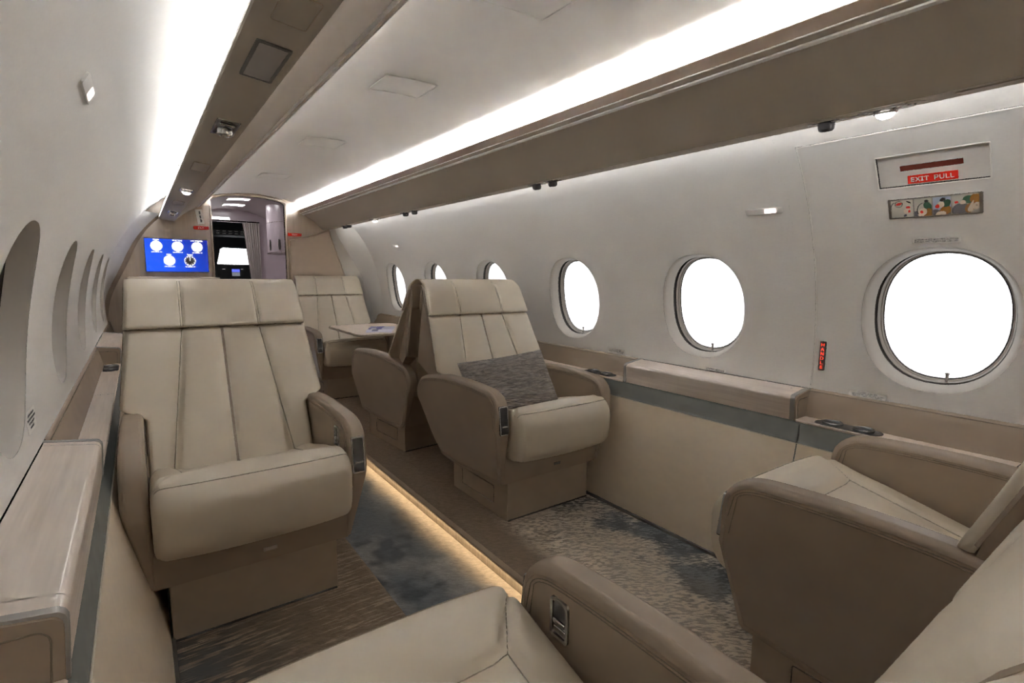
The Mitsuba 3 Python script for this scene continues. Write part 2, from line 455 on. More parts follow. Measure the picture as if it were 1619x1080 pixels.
# simple figures: a person in a green top and ochre trousers working at the hatch
SK = {
    0: [('grey', sg.LineString(spline([(-.045, -.026), (-.03, .0), (-.028, .012), (-.02, .022)], 12)).buffer(.0012)), ('dark', sg.Point(-.008, .016).buffer(.0105).difference(sg.Point(-.008, .016).buffer(.0092))), ('red', blob([(-.016, .014), (-.008, .021), (.001, .018), (-.006, .013)])), ('dark', blob([(.012, .024), (.022, .021), (.024, .018), (.014, .021)])), ('red', blob([(.010, .004), (.020, .007), (.022, .003), (.012, .001)])), ('skin', blob([(.004, -.006), (.018, .0), (.022, -.012), (.010, -.016)])), ('red', blob([(.016, -.009), (.020, -.004), (.021, -.012), (.017, -.014)])), ('grey', blob([(.004, -.022), (.010, -.018), (.011, -.024), (.006, -.026)]))],
    1: [('grey', blob([(-.022, -.027), (-.022, -.012), (-.010, -.014), (-.008, -.027)])), ('skin', blob([(-.012, -.026), (-.008, -.006), (.006, -.004), (.012, -.024)])), ('green', blob([(.002, .002), (.006, .016), (.018, .012), (.021, -.006), (.010, -.006)])), ('dark', blob([(.004, .018), (.010, .024), (.014, .018), (.009, .015)])), ('ochre', blob([(.010, -.006), (.021, -.006), (.021, -.027), (.002, -.027), (.010, -.018)])), ('red', blob([(-.007, -.014), (-.003, -.010), (.001, -.015), (-.004, -.019)])), ('dark', sg.LineString(spline([(-.012, -.02), (-.014, -.004), (-.004, .012), (.002, .014)], 12)).buffer(.0008))],
    2: [('grey', blob([(-.021, -.028), (-.020, -.010), (.004, -.014), (.021, -.004), (.021, -.028)])), ('ochre', blob([(-.006, -.024), (-.002, -.008), (.016, .0), (.020, -.022)])), ('green', blob([(.002, .0), (.004, .014), (.018, .018), (.020, .002), (.012, -.004)])), ('skin', blob([(-.010, -.004), (-.006, .012), (.004, .012), (.004, -.002)])), ('dark', blob([(-.004, .016), (.0, .024), (.008, .024), (.008, .017)])), ('red', blob([(-.016, .0), (-.008, .006), (-.006, -.004), (-.013, -.006)])), ('skin', blob([(-.015, -.024), (.010, -.021), (.010, -.026), (-.015, -.027)]))],
    3: [('grey', blob([(-.030, -.026), (-.028, -.006), (.0, .002), (.010, -.012), (.004, -.027)])), ('ochre', blob([(.0, -.022), (.004, -.002), (.016, .002), (.020, -.016), (.006, -.027)])), ('green', blob([(-.006, .008), (.0, .024), (.016, .022), (.018, .006), (.006, .002)])), ('ochre', blob([(.012, .006), (.016, .027), (.030, .027), (.030, -.010), (.020, .0)])), ('skin', blob([(.008, -.024), (.012, .0), (.018, .010), (.018, -.010), (.015, -.024)])), ('skin', blob([(-.012, .003), (-.008, .011), (.0, .010), (.0, .002)])), ('skin', blob([(.021, -.018), (.022, .002), (.028, .004), (.029, -.016)]).difference(sg.Point(.025, -.006).buffer(.0026))), ('red', blob([(-.025, .006), (-.020, .011), (-.016, .008), (-.021, .004)]))],
}
for i, (a, b) in enumerate(CELLS):
    cx_ = (a+b)/2
    p = obj('picture', put(plate(sg.box(a, -0.028, b, 0.028), 0.0036), fr), f'm_cell_{i}', t)
    for lay, (c, sh) in enumerate(SK[i]):
        sh = sh.intersection(sg.box((a-b)/2, -.0278, (b-a)/2, .0278))
        for gsh in getattr(sh, 'geoms', [sh]):
            if gsh.area < 1e-7: continue
            m = plate(gsh, 0.0037 + 0.00015*lay); m.apply_translation((cx_, 0, 0))
            obj('sketch_'+c, put(m, fr), 'm_sketch_'+c, p)

for (y, z, w, h, rows, lb) in [(0.562, 1.2685, 0.122, 0.018, ['WINDOW SHADE MUST BE FULLY OPEN', 'DURING TAXI, TAKEOFF AND LANDING'], 'small white text placard above the nearest window'),
                               (0.730, 0.731, 0.118, 0.024, ['LIFE VEST UNDER SEAT', 'SEAT MUST BE UPRIGHT AND FACING', 'FOR TAXI, TAKEOFF AND LANDING'], 'small grey text placard below the nearest window'),
                               (1.335, 0.730, 0.098, 0.013, ['LIFE VEST UNDER SEAT'], 'narrow text placard below the second window, above the wooden box'),
                               (1.940, 0.739, 0.125, 0.026, ['LIFE VEST UNDER SEAT', 'SEAT MUST BE UPRIGHT AND FACING', 'FOR TAXI, TAKEOFF AND LANDING'], 'small grey text placard beside the cushion seat, below the third window')]:
    fr = wall_frame(1, y, z, 0.0006)
    t = thing('wall_placard', lb, 'sign')
    obj('plate', put(plate(rrect(w, h, 0.001), 0.001), fr), 'm_white', t)
    m = lines_of_text(rows, h*0.62/len(rows)*0.8, h*0.75/len(rows) if len(rows) > 1 else 0, w*0.9); m.apply_translation((0, 0, 0.001))
    obj('lettering', put(m, fr), 'm_ink', t)
fr = wall_frame(-1, 1.62, 0.80, 0.0006)
t = thing('wall_placard', 'small grey text placard on the left wall above the leather ledge', 'sign')
obj('plate', put(plate(rrect(0.11, 0.05, 0.001), 0.001), fr), 'm_white', t)
m = lines_of_text(['LIFE VEST UNDER SEAT', 'SEAT MUST BE UPRIGHT AND FACING', 'FOR TAXI, TAKEOFF', 'AND LANDING'], 0.005, 0.010, 0.1); m.apply_translation((0, 0, 0.001))
obj('lettering', put(m, fr), 'm_ink', t)

# illuminated HANDLE strip
fr = wall_frame(1, 0.893, 0.853, 0.001)
t = thing('handle_sign', 'vertical black HANDLE sign with glowing red letters on the wall seam', 'sign')
obj('body', put(plate(rrect(0.021, 0.112, 0.003), 0.006), fr), 'm_black', t)
ls = []
for i, ch in enumerate('HANDLE'):
    m = centred(ch, 0.0115, 0.0006, True); m.apply_scale((1.15, 1, 1)); m.apply_translation((0, 0.043-0.0172*i, 0.006)); ls.append(m)
obj('lettering', put(cat(*ls), fr), 'm_red', t, em=emit(0.25, (1, 0.07, 0.03), 0.0), label='glowing red letters HANDLE')

# emergency lights
for side, y, z, ln, lb in ((1, 1.088, 1.40, 0.145, 'slim white emergency light on the right wall left of the exit panel'), (1, 4.59, 1.40, 0.145, 'slim white emergency light on the far end of the right wall'), (-1, 1.22, 1.468, 0.145, 'slim white emergency light high on the left wall')):
    fr = wall_frame(side, y, z, 0.0)
    t = thing('emergency_light', lb, 'light')
    obj('housing', put(cat(plate(rrect(ln, 0.022, 0.004), 0.0045)), fr), 'm_white', t)
    m = plate(rrect(0.045, 0.017, 0.003), 0.0055); m.apply_translation((0.025, 0, 0))
    obj('lens', put(m, fr), 'm_white', t, em=emit(0.5, (1, 0.80, 0.74), 0.0))

# ------------------------------------------------------------------ windows
for side in (1, -1):
    for k in range(-4, 6):
        yc = W0 + PITCHW*k
        place = (['nearest', 'second', 'third', 'fourth', 'fifth', 'farthest', '', '', '', ''][k])
        t = struct(f'window_{((1 if side == 1 else 7)+k) if k >= 0 else (13 if side == 1 else 17)-1-k}', f'{place} round cabin window in the {"right" if side == 1 else "left"} wall' if k >= 0 else f'round cabin window behind the camera in the {"right" if side == 1 else "left"} wall')
        th = np.arange(72)*2*np.pi/72

        def ring(a, b, R):
            dy, ds = oval(th, a, b); return on_wall(side, yc+dy, S_WIN+ds, R)
        rows = [ring(HY, HS, RW+0.0005)]
        for u in np.linspace(0, 1, 9):
            rows.append(ring(HY-0.003*min(1, u*5)-0.022*u, HS-0.003*min(1, u*5)-0.022*u, RW+0.0005+0.0455*u**1.12))
        obj('reveal', grid(np.array(rows), close_v=True), 'm_reveal', t, smooth=50)
        obj('gasket', grid(np.array([ring(HY-0.025, HS-0.025, RW+0.046), ring(HY-0.021, HS-0.021, RW+0.049), ring(HY-0.021, HS-0.021, RW+0.066), ring(HY-0.028, HS-0.028, RW+0.068)]), close_v=True), 'm_gasket', t, smooth=50)
        obj('inner_frame', grid(np.array([ring(HY-0.0265, HS-0.0265, RW+0.066), ring(HY-0.029, HS-0.029, RW+0.062), ring(HY-0.034, HS-0.034, RW+0.072), ring(HY-0.038, HS-0.038, RW+0.074), ring(HY-0.040, HS-0.040, RW+0.082)]), close_v=True), 'm_winring', t, smooth=30)
        obj('seal', grid(np.array([ring(HY-0.0435, HS-0.0435, RW+0.0815), ring(HY-0.037, HS-0.037, RW+0.0825)]), close_v=True), 'm_black_matt', t)
        rr = [ring(f*(HY-0.038), f*(HS-0.038), RW+0.0842) for f in (1, 0.75, 0.5, 0.25, 0.001)]
        obj('pane', grid(np.array(rr), close_v=True), 'm_glass', t, smooth=True)
        if side < 0:
            obj('blind', grid(np.array([ring(f*(HY-0.030), f*(HS-0.030), RW+0.0865) for f in (1, 0.7, 0.4, 0.001)]), close_v=True), 'm_black_matt', t, smooth=True, label='dark closed blind')
        m = cat(box(-0.004, 0.004, 0, 0.030, 0, 0.006, 0.0025), box(-0.0055, 0.0055, 0.027, 0.035, -0.001, 0.008, 0.003))
        a = (S_WIN-HS+0.037)/RW
        n = np.array([-side*math.cos(a), 0, -math.sin(a)]); up = np.array([-side*math.sin(a), 0, math.cos(a)])
        o = np.array([CX+side*(RW+0.046)*math.cos(a), yc-0.035, CZ+(RW+0.046)*math.sin(a)])
        obj('blind_tab', frame_mesh(m, o-up*0.004, np.array([0, -side, 0.0]), up, n), 'm_chrome', t, smooth=40)

# ------------------------------------------------------------------ floor and lower walls
fl = struct('floor', 'tufted carpet floor, raised on both sides of a lower aisle')
AX0, AX1 = 0.672, 1.096


def slab(x0, x1, z, yb, ye, edge_r, which):
    """raised carpet with one rounded nosing"""
    r = edge_r
    prof = [(x0, z), (x1-r, z)] + [(x1-r+r*math.sin(a), z-r+r*math.cos(a)) for a in np.linspace(0.2, math.pi/2, 6)] + [(x1, z-0.085)]
    if which < 0: prof = [(x0+x1-x, zz) for x, zz in prof]
    return grid(np.array([[(x, y, zz) for x, zz in prof] for y in np.linspace(yb, ye, 30)]))


obj('raised_carpet', slab(-0.05, AX0, 0, Y0, YB+0.05, 0.022, 1), 'm_carpet', fl, smooth=50)
obj('raised_carpet', slab(AX1+0.022, 1.95, 0, Y0, YB+0.05, 0.004, -1), 'm_carpet', fl, smooth=50)
obj('aisle_carpet', grid(np.array([[(x, y, -0.070) for x in np.linspace(AX0-0.02, AX1+0.02, 5)] for y in np.linspace(Y0, 7.2, 30)])), 'm_carpet', fl)
# step light under the right nosing
sl = thing('step_light', 'warm light strip under the edge of the right raised floor along the aisle', 'light')
obj('nosing', box(AX1-0.002, AX1+0.026, Y0+0.02, YB, -0.010, 0.001, 0.002), 'm_brown_soft', sl)
obj('strip', grid(np.array([[(AX1+0.004, y, -0.0115), (AX1+0.020, y, -0.0115)] for y in (Y0+0.05, YB-0.1)])), 'm_white', sl, em=emit(STEP_LED, (1.0, 0.80, 0.56), 0.6))

for side, nm in ((1, 'right'), (-1, 'left')):
    X = lambda x: CX+side*(x-CX)
    w = struct('lower_wall_'+nm, f'beige leather lower wall panel on the {nm}, under the dark band')
    segs = [(Y0, 0.902), (0.906, YB)] if side == 1 else [(Y0, 0.62), (0.624, YB)]
    for a, b in segs:
        P = np.array([[(X(1.866+(1.980-1.866)*u), y, 0.0+0.529*u) for u in np.linspace(0, 1, 6)] for y in np.linspace(a, b, 3)])
        obj('panel', grid(P), 'm_dado', w)
    obj('stitching', tube([(X(1.9795), Y0, 0.5275), (X(1.9795), YB, 0.5275)], 0.0018, 5), 'm_pale_thread', w)
    t = struct('trim_1' if side == 1 else 'trim_2', f'dark slate leather band along the {nm} wall')
    for a, b in segs:
        obj('band', grid(np.array([[(X(1.981), y, 0.5305), (X(1.986), y, 0.540), (X(1.993), y, 0.600), (X(1.997), y, 0.609)] for y in (a, b)])), 'm_band', t, smooth=50)
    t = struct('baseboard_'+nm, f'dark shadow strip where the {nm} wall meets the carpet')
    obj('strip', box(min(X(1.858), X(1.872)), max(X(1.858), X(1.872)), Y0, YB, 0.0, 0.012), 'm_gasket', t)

# ------------------------------------------------------------------ side ledges, boxes, cup holders
BOXES_R, BOXES_L = [(0.921, 1.785)], [(0.845, 1.725), (3.72, 4.62)]
ZS = 0.616
ledge = {}
for side, nm, boxes in ((1, 'right', BOXES_R), (-1, 'left', BOXES_L)):
    X = lambda x: CX+side*(x-CX)
    t = thing('side_ledge', f'glossy pale wood ledge with brown leather back along the {nm} wall under the windows', 'ledge')
    ledge[side] = t
    ends = [Y0] + [v for b in boxes for v in b] + [YB]
    for i in range(0, len(ends), 2):
        a, b = ends[i], ends[i+1]
        prof = [(1.992, 0.606), (1.990, 0.612), (1.993, ZS), (2.068, ZS)]
        cuts = [a] + list(np.arange(a+0.31, b-0.3, 0.78)) + [b]
        for c0, c1 in zip(cuts[:-1], cuts[1:]):
            if c1 < -0.5: continue
            obj('wood_top', grid(np.array([[(X(x), y, z) for x, z in prof] for y in (c0+0.0012, c1-0.0012)])), 'm_wood', t, smooth=50)
        pp = [(2.066, ZS-0.004), (2.070, 0.628), (2.084, 0.690), (2.092, 0.714), (2.098, 0.722), (2.104, 0.7235)]
        obj('leather_back', grid(np.array([[(X(x), y, z) for x, z in pp] for y in np.linspace(a, b, 3)])), 'm_brown', t, smooth=50)
        obj('seam', tube([(X(2.0895), a, 0.7135), (X(2.0895), b, 0.7135)], 0.0012, 5), 'm_thread', t)
    obj('underside', grid(np.array([[(X(1.997), y, 0.6085), (X(2.07), y, ZS-0.006), (X(2.2), y, 0.65)] for y in (Y0, YB)])), 'm_black_matt', t)

for side, (a, b), lb in ((1, BOXES_R[0], 'glossy pale wood storage box on the right ledge under the second window'), (-1, BOXES_L[0], 'large glossy pale wood storage box on the left ledge nearest the camera'),
                         (-1, BOXES_L[1], 'pale wood storage box on the far left ledge beyond the cup holder')):
    X = lambda x: CX+side*(x-CX)
    t = thing('storage_box', lb, 'storage box')

    def bprof(g=0.0):
        top, r = 0.7055-g, 0.016
        pts = [(1.9905+g, 0.610), (1.9865+g, top-r-0.004)] + [(1.9865+g+r-r*math.cos(q), top-r+r*math.sin(q)) for q in np.linspace(0.1, math.pi/2, 7)] + [(2.098-g, top+0.014)]
        return pts

    def band(y0, y1, g):
        pr = bprof(g)
        return grid(np.array([[(X(x), y, z) for x, z in pr] for y in (y0, y1)]))

    def end(y, g, zlow=0.61):
        pr = np.array(bprof(g) + [(2.098, zlow)])
        f = cap_faces(pr if sg.Polygon(pr).exterior.is_ccw else pr)
        return trimesh.Trimesh(np.array([(X(x), y, z) for x, z in pr]), f, process=False)
    lid0, lid1 = a+0.062, b-0.05
    obj('body', cat(band(a+0.022, lid0-0.0015, 0), band(lid1+0.0015, b-0.022, 0), band(lid0-0.01, lid1+0.01, 0.003)), 'm_wood', t, smooth=35)
    pr = bprof(0)
    lidp = pr[1:]
    L_ = grid(np.array([[(X(x), y, z) for x, z in [(pr[1][0], 0.6735)] + lidp] for y in (lid0+0.001, lid1-0.001)]))
    lid = obj('lid', L_, 'm_wood', t, smooth=35)
    obj('front', grid(np.array([[(X(x), y, z) for x, z in [(1.9905, 0.610), (1.987, 0.672)]] for y in (lid0-0.001, lid1+0.001)])), 'm_wood', t)
    obj('hinge_line', tube([(X(2.079), lid0, 0.7145), (X(2.079), lid1, 0.7145)], 0.0013, 5), 'm_black_matt', lid)
    for y0, y1, sgn in ((a+0.006, a+0.022, -1), (b-0.022, b-0.006, 1)):
        obj('metal_band', cat(band(y0, y1, -0.0025), end(y0, -0.0025), end(y1, -0.0025)), 'm_pewter', t, smooth=35, label='polished dark metal end band')
    for y0, y1 in ((a, a+0.007), (b-0.007, b)):
        yo = a if y0 == a else b
        e_ = obj('end_panel', cat(band(y0, y1, 0.002), end(yo, 0.002)), 'm_brown', t, smooth=35, label='stitched brown leather end')
        st = np.array(bprof(0.016)); st[-1, 1] -= 0.012
        obj('stitching', tube([(X(x), yo-0.0008*(1 if yo == a else -1), z) for x, z in st], 0.0012, 5), 'm_thread', e_)

for side, y, lb in ((1, 0.757, 'black twin cup holder in the right ledge behind the near armchair'), (1, 1.99, 'black twin cup holder in the right ledge beside the cushion armchair'), (-1, 3.56, 'black twin cup holder in the left ledge beside the large armchair')):
    X = lambda x: CX+side*(x-CX)
    t = thing('cup_holder', lb, 'cup holder')
    m = plate(rrect(0.068, 0.215, 0.03), 0.003); m.apply_translation((X(2.030), y, ZS))
    obj('tray', m, 'm_black', t)
    for dy in (-0.05, 0.05):
        m = lathe([(0.030, 0.0032), (0.0285, 0.0042), (0.027, 0.004), (0.0265, 0.0032), (0.0, 0.0032)], 28)
        m = lathe([(0.033, 0.003), (0.0335, 0.009), (0.0315, 0.0105), (0.0295, 0.009), (0.028, 0.0034), (0.0, 0.0034)], 28); m.apply_translation((X(2.030), y+dy, ZS))
        c = obj('cup_well', m, 'm_black', t, smooth=40)
        rg = lathe([(0.0335, 0.0085), (0.0325, 0.0105), (0.031, 0.0108), (0.030, 0.0098)], 28); rg.apply_translation((X(2.030), y+dy, ZS))
        obj('rim', rg, 'm_chrome', c, smooth=40)

# ------------------------------------------------------------------ ceiling, overhead lockers
ceil_z = lambda x: 1.886 - 0.38*(x-CX)**2
cs = struct('ceiling', 'smooth pale grey vaulted ceiling between the light coves')
xs = np.linspace(CX-0.56, CX+0.56, 40)
obj('panel', grid(np.array([[(x, y, ceil_z(x)) for x in xs] for y in np.linspace(Y0, YB+0.02, 8)])), 'm_ceiling', cs, smooth=True)
for (xa, xb, ya, yb) in ((0.797, 1.003, 1.090, 1.262), (0.795, 1.008, 1.915, 2.095), (0.798, 1.010, 3.01, 3.225), (0.80, 1.005, 4.3, 4.5)):
    xx = np.linspace(xa, xb, 8)
    h = obj('access_hatch', grid(np.array([[(x, y, ceil_z(x)-0.0035) for x in xx] for y in (ya, yb)])), 'm_ceiling', cs, smooth=True)
    lp = [(x, ya, ceil_z(x)-0.003) for x in xx] + [(xb, y, ceil_z(xb)-0.003) for y in np.linspace(ya, yb, 6)[1:-1]] + [(x, yb, ceil_z(x)-0.003) for x in xx[::-1]] + [(xa, y, ceil_z(xa)-0.003) for y in np.linspace(yb, ya, 6)[1:-1]]
    obj('rim', tube(lp, 0.0016, 5, close=True), 'm_white', h)


def offc(side, x): return CX+side*x


for side, nm in ((1, 'right'), (-1, 'left')):
    t = thing('overhead_locker', f'long grey brown overhead locker running along the {nm} side of the ceiling', 'overhead locker')
    P = [(0.637, 1.586), (0.642, 1.590), (0.618, 1.612), (0.560, 1.655), (0.500, 1.696), (0.428, 1.733)]
    face = spline([(0.640, 1.5865), (0.600, 1.625), (0.520, 1.688), (0.427, 1.7345)], 14)
    ys = np.array([Y0, YB-0.002])
    obj('door', grid(np.array([[(offc(side, x), y, z) for x, z in face] for y in ys])), 'm_panel', t, smooth=True)
    obj('service_strip', grid(np.array([[(offc(side, x), y, z) for x, z in [(0.639, 1.5862), (0.645, 1.5858), (0.742, 1.5975), (0.750, 1.6005), (0.752, 1.606)]] for y in ys])), 'm_panel', t, smooth=40)
    lip = [(0.4265, 1.7365), (0.430, 1.7395), (0.4215, 1.767), (0.4185, 1.770), (0.413, 1.7705), (0.411, 1.768), (0.414, 1.750), (0.42, 1.735)]
    lip = [(0.436, 1.735), (0.432, 1.739), (0.4155, 1.767), (0.418, 1.7705), (0.424, 1.7705), (0.446, 1.735)]
    obj('lip_trim', grid(np.array([[(offc(side, x), y, z) for x, z in lip] for y in ys])), 'm_lip', t, smooth=30, label='pale wood edge strip')
    obj('edge_bead', tube([(offc(side, 0.4262), Y0, 1.7352), (offc(side, 0.4262), YB, 1.7352)], 0.0022, 6), 'm_white', t, smooth=True)
    obj('back', grid(np.array([[(offc(side, x), y, z) for x, z in [(0.446, 1.735), (0.448, 1.722), (0.50, 1.716), (0.535, 1.74), (0.545, 1.7725)]] for y in ys])), 'm_ceiling', t)
    obj('back_low', grid(np.array([[(offc(side, x), y, z) for x, z in [(0.752, 1.606), (0.750, 1.616), (0.745, 1.620), (0.735, 1.678), (0.700, 1.680), (0.692, 1.80), (0.66, 1.86)]] for y in ys])), 'm_ceiling', t)
    c = thing('cove_light', f'white light strip in the ceiling cove above the {nm} locker', 'light')
    st = np.array([[(offc(side, 0.453), y, 1.729), (offc(side, 0.475), y, 1.727)] for y in (Y0+0.03, YB-0.03)])
    obj('strip', grid(st[:, ::-1] if side == 1 else st), 'm_white', c, em=emit(CEIL_LED, (0.95, 0.985, 1.045), 2.0))
    c = thing('cove_light', f'white light strip behind the outer edge of the {nm} locker, washing the wall', 'light')
    st = np.array([[(offc(side, 0.7560), y, 1.604), (offc(side, 0.7545), y, 1.612)] for y in (Y0+0.03, YB-0.2)])
    obj('strip', grid(st if side == 1 else st[:, ::-1]), 'm_white', c, em=emit(WALL_LED*0.24, (0.95, 0.985, 1.045), 1.4))
    st = np.array([[(offc(side, 0.726), y, 1.682), (offc(side, 0.703), y, 1.682)] for y in (Y0+0.03, YB-0.2)])
    obj('strip', grid(st if side == 1 else st[:, ::-1]), 'm_white', c, em=emit(WALL_LED*0.8, (0.95, 0.985, 1.045), 0.8))


def strip_frame(side, x, y):
    """on the service strip: x is the distance from the centre line"""
    n = np.array([side*(-0.0117), 0, -0.0965]); n = np.array([side*0.12, 0, -0.993])
    ey = np.array([side*0.993, 0, 0.12])
    z = 1.5858 + (x-0.645)*0.1206
    ex = np.cross(ey, n)
    return np.array([CX+side*x, y, z]), ex, ey, n


def reading_light(side, y, lb, lit=True):
    t = thing('reading_light', lb, 'light', None)
    fr = strip_frame(side, 0.688, y)
    obj('bezel', put(plate(rrect(0.11, 0.062, 0.006).difference(sg.Point(0, 0).buffer(0.024)), 0.004), fr), 'm_chrome', t)
    lens = lathe([(0.027, 0.003), (0.027, 0.010), (0.024, 0.013), (0.022, 0.012)], 24)
    obj('rim', put(lens, fr), 'm_chrome', t, smooth=40)
    obj('lens', put(lathe([(0.0, 0.012), (0.021, 0.0125)], 24) if False else outward(lathe([(0.0, 0.026), (0.010, 0.0245), (0.018, 0.020), (0.0225, 0.012)], 24)), fr), 'm_white', t, em=emit(3.0 if lit else 0.2, (1, 0.97, 0.93), 0.15))


def gasper(side, y, lb, twin=False):
    t = thing('air_vent', lb, 'air vent')
    fr = strip_frame(side, 0.688, y)
    obj('bezel', put(plate(rrect(0.19 if side < 0 else 0.075, 0.062 if side < 0 else 0.056, 0.003), 0.003), fr), 'm_chrome', t)
    m = plate(rrect(0.175 if side < 0 else 0.06, 0.05 if side < 0 else 0.045, 0.003), 0.0034)
    obj('well', put(m, fr), 'm_black', t)
    m = lathe([(0.020, 0.003), (0.022, 0.010), (0.020, 0.022), (0.015, 0.026), (0.012, 0.020), (0.0, 0.019)], 24)
    obj('nozzle', put(m, fr), 'm_black' if side > 0 else 'm_chrome', t, smooth=40)
    if side < 0:
        m = cat(box(-0.07, -0.055, -0.02, 0.02, 0.003, 0.010, 0.003), box(0.055, 0.07, -0.02, 0.02, 0.003, 0.010, 0.003))
        obj('clip', put(m, fr), 'm_chrome', t, smooth=40)


fr = strip_frame(1, 0.688, 0.655)
t = thing('light_rail', 'slim chrome rail joining a black air vent and a lit reading light', 'rail')
obj('bar', put(plate(rrect(0.26, 0.02, 0.004), 0.005), fr), 'm_steel', t)
obj('base_plate', put(plate(rrect(0.30, 0.060, 0.006), 0.0015), fr), 'm_panel', t)
gasper(1, 0.735, 'round black air vent at the end of the chrome rail, right locker')
reading_light(1, 0.59, 'bright reading light at the near end of the chrome rail, right locker')
gasper(1, 1.945, 'nearer of two black air vents on the right locker above the cushion armchair')
gasper(1, 2.065, 'farther of two black air vents on the right locker above the cushion armchair')
gasper(1, 3.46, 'nearer black air vent of the middle pair on the right locker')
gasper(1, 3.61, 'farther black air vent of the middle pair on the right locker')
reading_light(1, 4.22, 'lit reading light at the far part of the right locker')
gasper(1, 4.86, 'nearer black air vent of the last pair on the right locker')
gasper(1, 4.98, 'farther black air vent of the last pair on the right locker')
gasper(-1, 1.88, 'chrome and black air vent on the left locker between two blank panels')
reading_light(-1, 3.42, 'lit reading light on the left locker near the screen')
gasper(-1, 4.75, 'small black air vent at the forward end of the left locker')
t = thing('speaker', 'square speaker grille in a dark frame on the left locker', 'speaker')
fr = strip_frame(-1, 0.690, 1.255)
obj('frame', put(plate(rrect(0.215, 0.066, 0.004).difference(rrect(0.200, 0.053, 0.003)), 0.004), fr), 'm_gasket', t)
obj('grille', put(plate(rrect(0.200, 0.053, 0.003), 0.003), fr), 'm_grille', t)
for side, y, L, lb in ((-1, 0.985, 0.115, 'blank cover panel on the left locker nearest the camera'), (-1, 2.63, 0.20, 'blank cover panel on the left locker beyond the air vent'), (-1, 4.06, 0.20, 'blank cover panel on the left locker beyond the lit reading light'), (1, 0.33, 0.22, 'blank cover panel on the right locker nearest the camera'), (1, 2.75, 0.5, 'blank cover panel on the right locker above the back to back seats')):
    t = thing('cover_panel', lb, 'panel')
    fr = strip_frame(side, 0.690, y)
    obj('plate', put(plate(rrect(L, 0.060, 0.006), 0.0022), fr), 'm_panel', t)
    rp = np.array(rrect(L, 0.060, 0.006).exterior.coords)[:-1]
    obj('rim', put(tube(np.column_stack([rp, np.full(len(rp), 0.002)]), 0.0011, 5, close=True), fr), 'm_lip', t)

# ------------------------------------------------------------------ forward bulkhead
DX0, DX1 = 0.583, 1.228
bh = struct('wall_front', 'wood veneer forward bulkhead with an arched doorway')
body = sg.Point(CX, CZ).buffer(1.25, quad_segs=40).intersection(sg.box(-1, -0.06, 3, 1.95))
arch = [(DX0, -0.06), (DX1, -0.06), (DX1, 1.800)] + [(CX-0.03+0.3225*math.cos(a), 1.800+0.065*math.sin(a)) for a in np.linspace(0.2, math.pi-0.2, 16)] + [(DX0, 1.803)]
door_poly = sg.Polygon(arch)
wl = body.difference(door_poly)
m = plate(wl, 0.05)
m.apply_transform(np.array([[1, 0, 0, 0], [0, 0, 1, YB], [0, 1, 0, 0], [0, 0, 0, 1.0]]))
obj('panel', m, 'm_bulkhead', bh)
trim_pts = np.array(arch[1:2] + arch[2:] + arch[:1])
obj('door_trim', tube([(x, YB-0.003, z) for x, z in trim_pts], 0.010, 8), 'm_bulkhead', bh, smooth=50)
obj('door_edge', tube([(x, YB+0.052, z) for x, z in trim_pts], 0.006, 6), 'm_chrome', bh, smooth=50)
# tapering fairings between lining and bulkhead
E = {1: [(2.075, 0.60), (2.046, 0.754), (2.015, 0.90), (1.964, 1.06), (1.885, 1.22), (1.785, 1.386), (1.715, 1.50), (1.658, 1.63)],
     -1: [(-0.270, 0.55), (-0.262, 0.70), (-0.215, 0.95), (-0.115, 1.165), (-0.055, 1.30), (0.016, 1.43), (0.09, 1.53), (0.20, 1.64)]}
Bk = {1: [(1.93, 0.60), (1.907, 0.754), (1.875, 0.90), (1.822, 1.06), (1.765, 1.22), (1.71, 1.386), (1.672, 1.50), (1.645, 1.63)],
      -1: [(-0.24, 0.55), (-0.23, 0.70), (-0.18, 0.95), (-0.08, 1.165), (-0.02, 1.30), (0.045, 1.43), (0.115, 1.53), (0.23, 1.64)]}
for side in (1, -1):
    e, b = spline(E[side], 24), spline(Bk[side], 24)
    ye = 5.45 if side == 1 else 5.47
    wv = np.array([on_wall(side, np.array(Y1), np.array(s_of_z(min(max(z, 0.55), 1.70))))for z in e[:, 1]])
    ev = np.column_stack([e[:, 0], np.full(24, ye), e[:, 1]])
    mid = 0.5*(wv+ev); mid[:, 0] += side*0.012
    bv = np.column_stack([b[:, 0], np.full(24, YB-0.002), b[:, 1]])
    obj('fairing', grid(np.array([wv, mid, ev])), 'm_wall', bh, smooth=True)
    obj('fairing_trim', grid(np.array([ev, 0.6*ev+0.4*bv+[0, 0.01, 0], bv])), 'm_white' if side == 1 else 'm_bulkhead', bh, smooth=True)

pp_ = sg.Polygon([(1.247, 0.02), (1.247, 1.472), (1.36, 1.492), (1.50, 1.530), (1.640, 1.588), (1.70, 1.386), (1.755, 1.22), (1.81, 1.06), (1.862, 0.90), (1.86, 0.62), (1.80, 0.02)]).buffer(-0.006).buffer(0.006)
m = puffed(resample(sg.polygon.orient(pp_, 1.0), 0.02), 0.024, 0.010, 4)
m.apply_transform(np.array([[1, 0, 0, 0], [0, 0, -1, YB], [0, 1, 0, 0], [0, 0, 0, 1.0]]))
scene['m_beige_panel'] = two(princ(proc(tinted(lin(190, 171, 152), 0.03, 30)), 0.5, 0.35))
obj('padded_panel', m, 'm_beige_panel', bh, smooth=40)
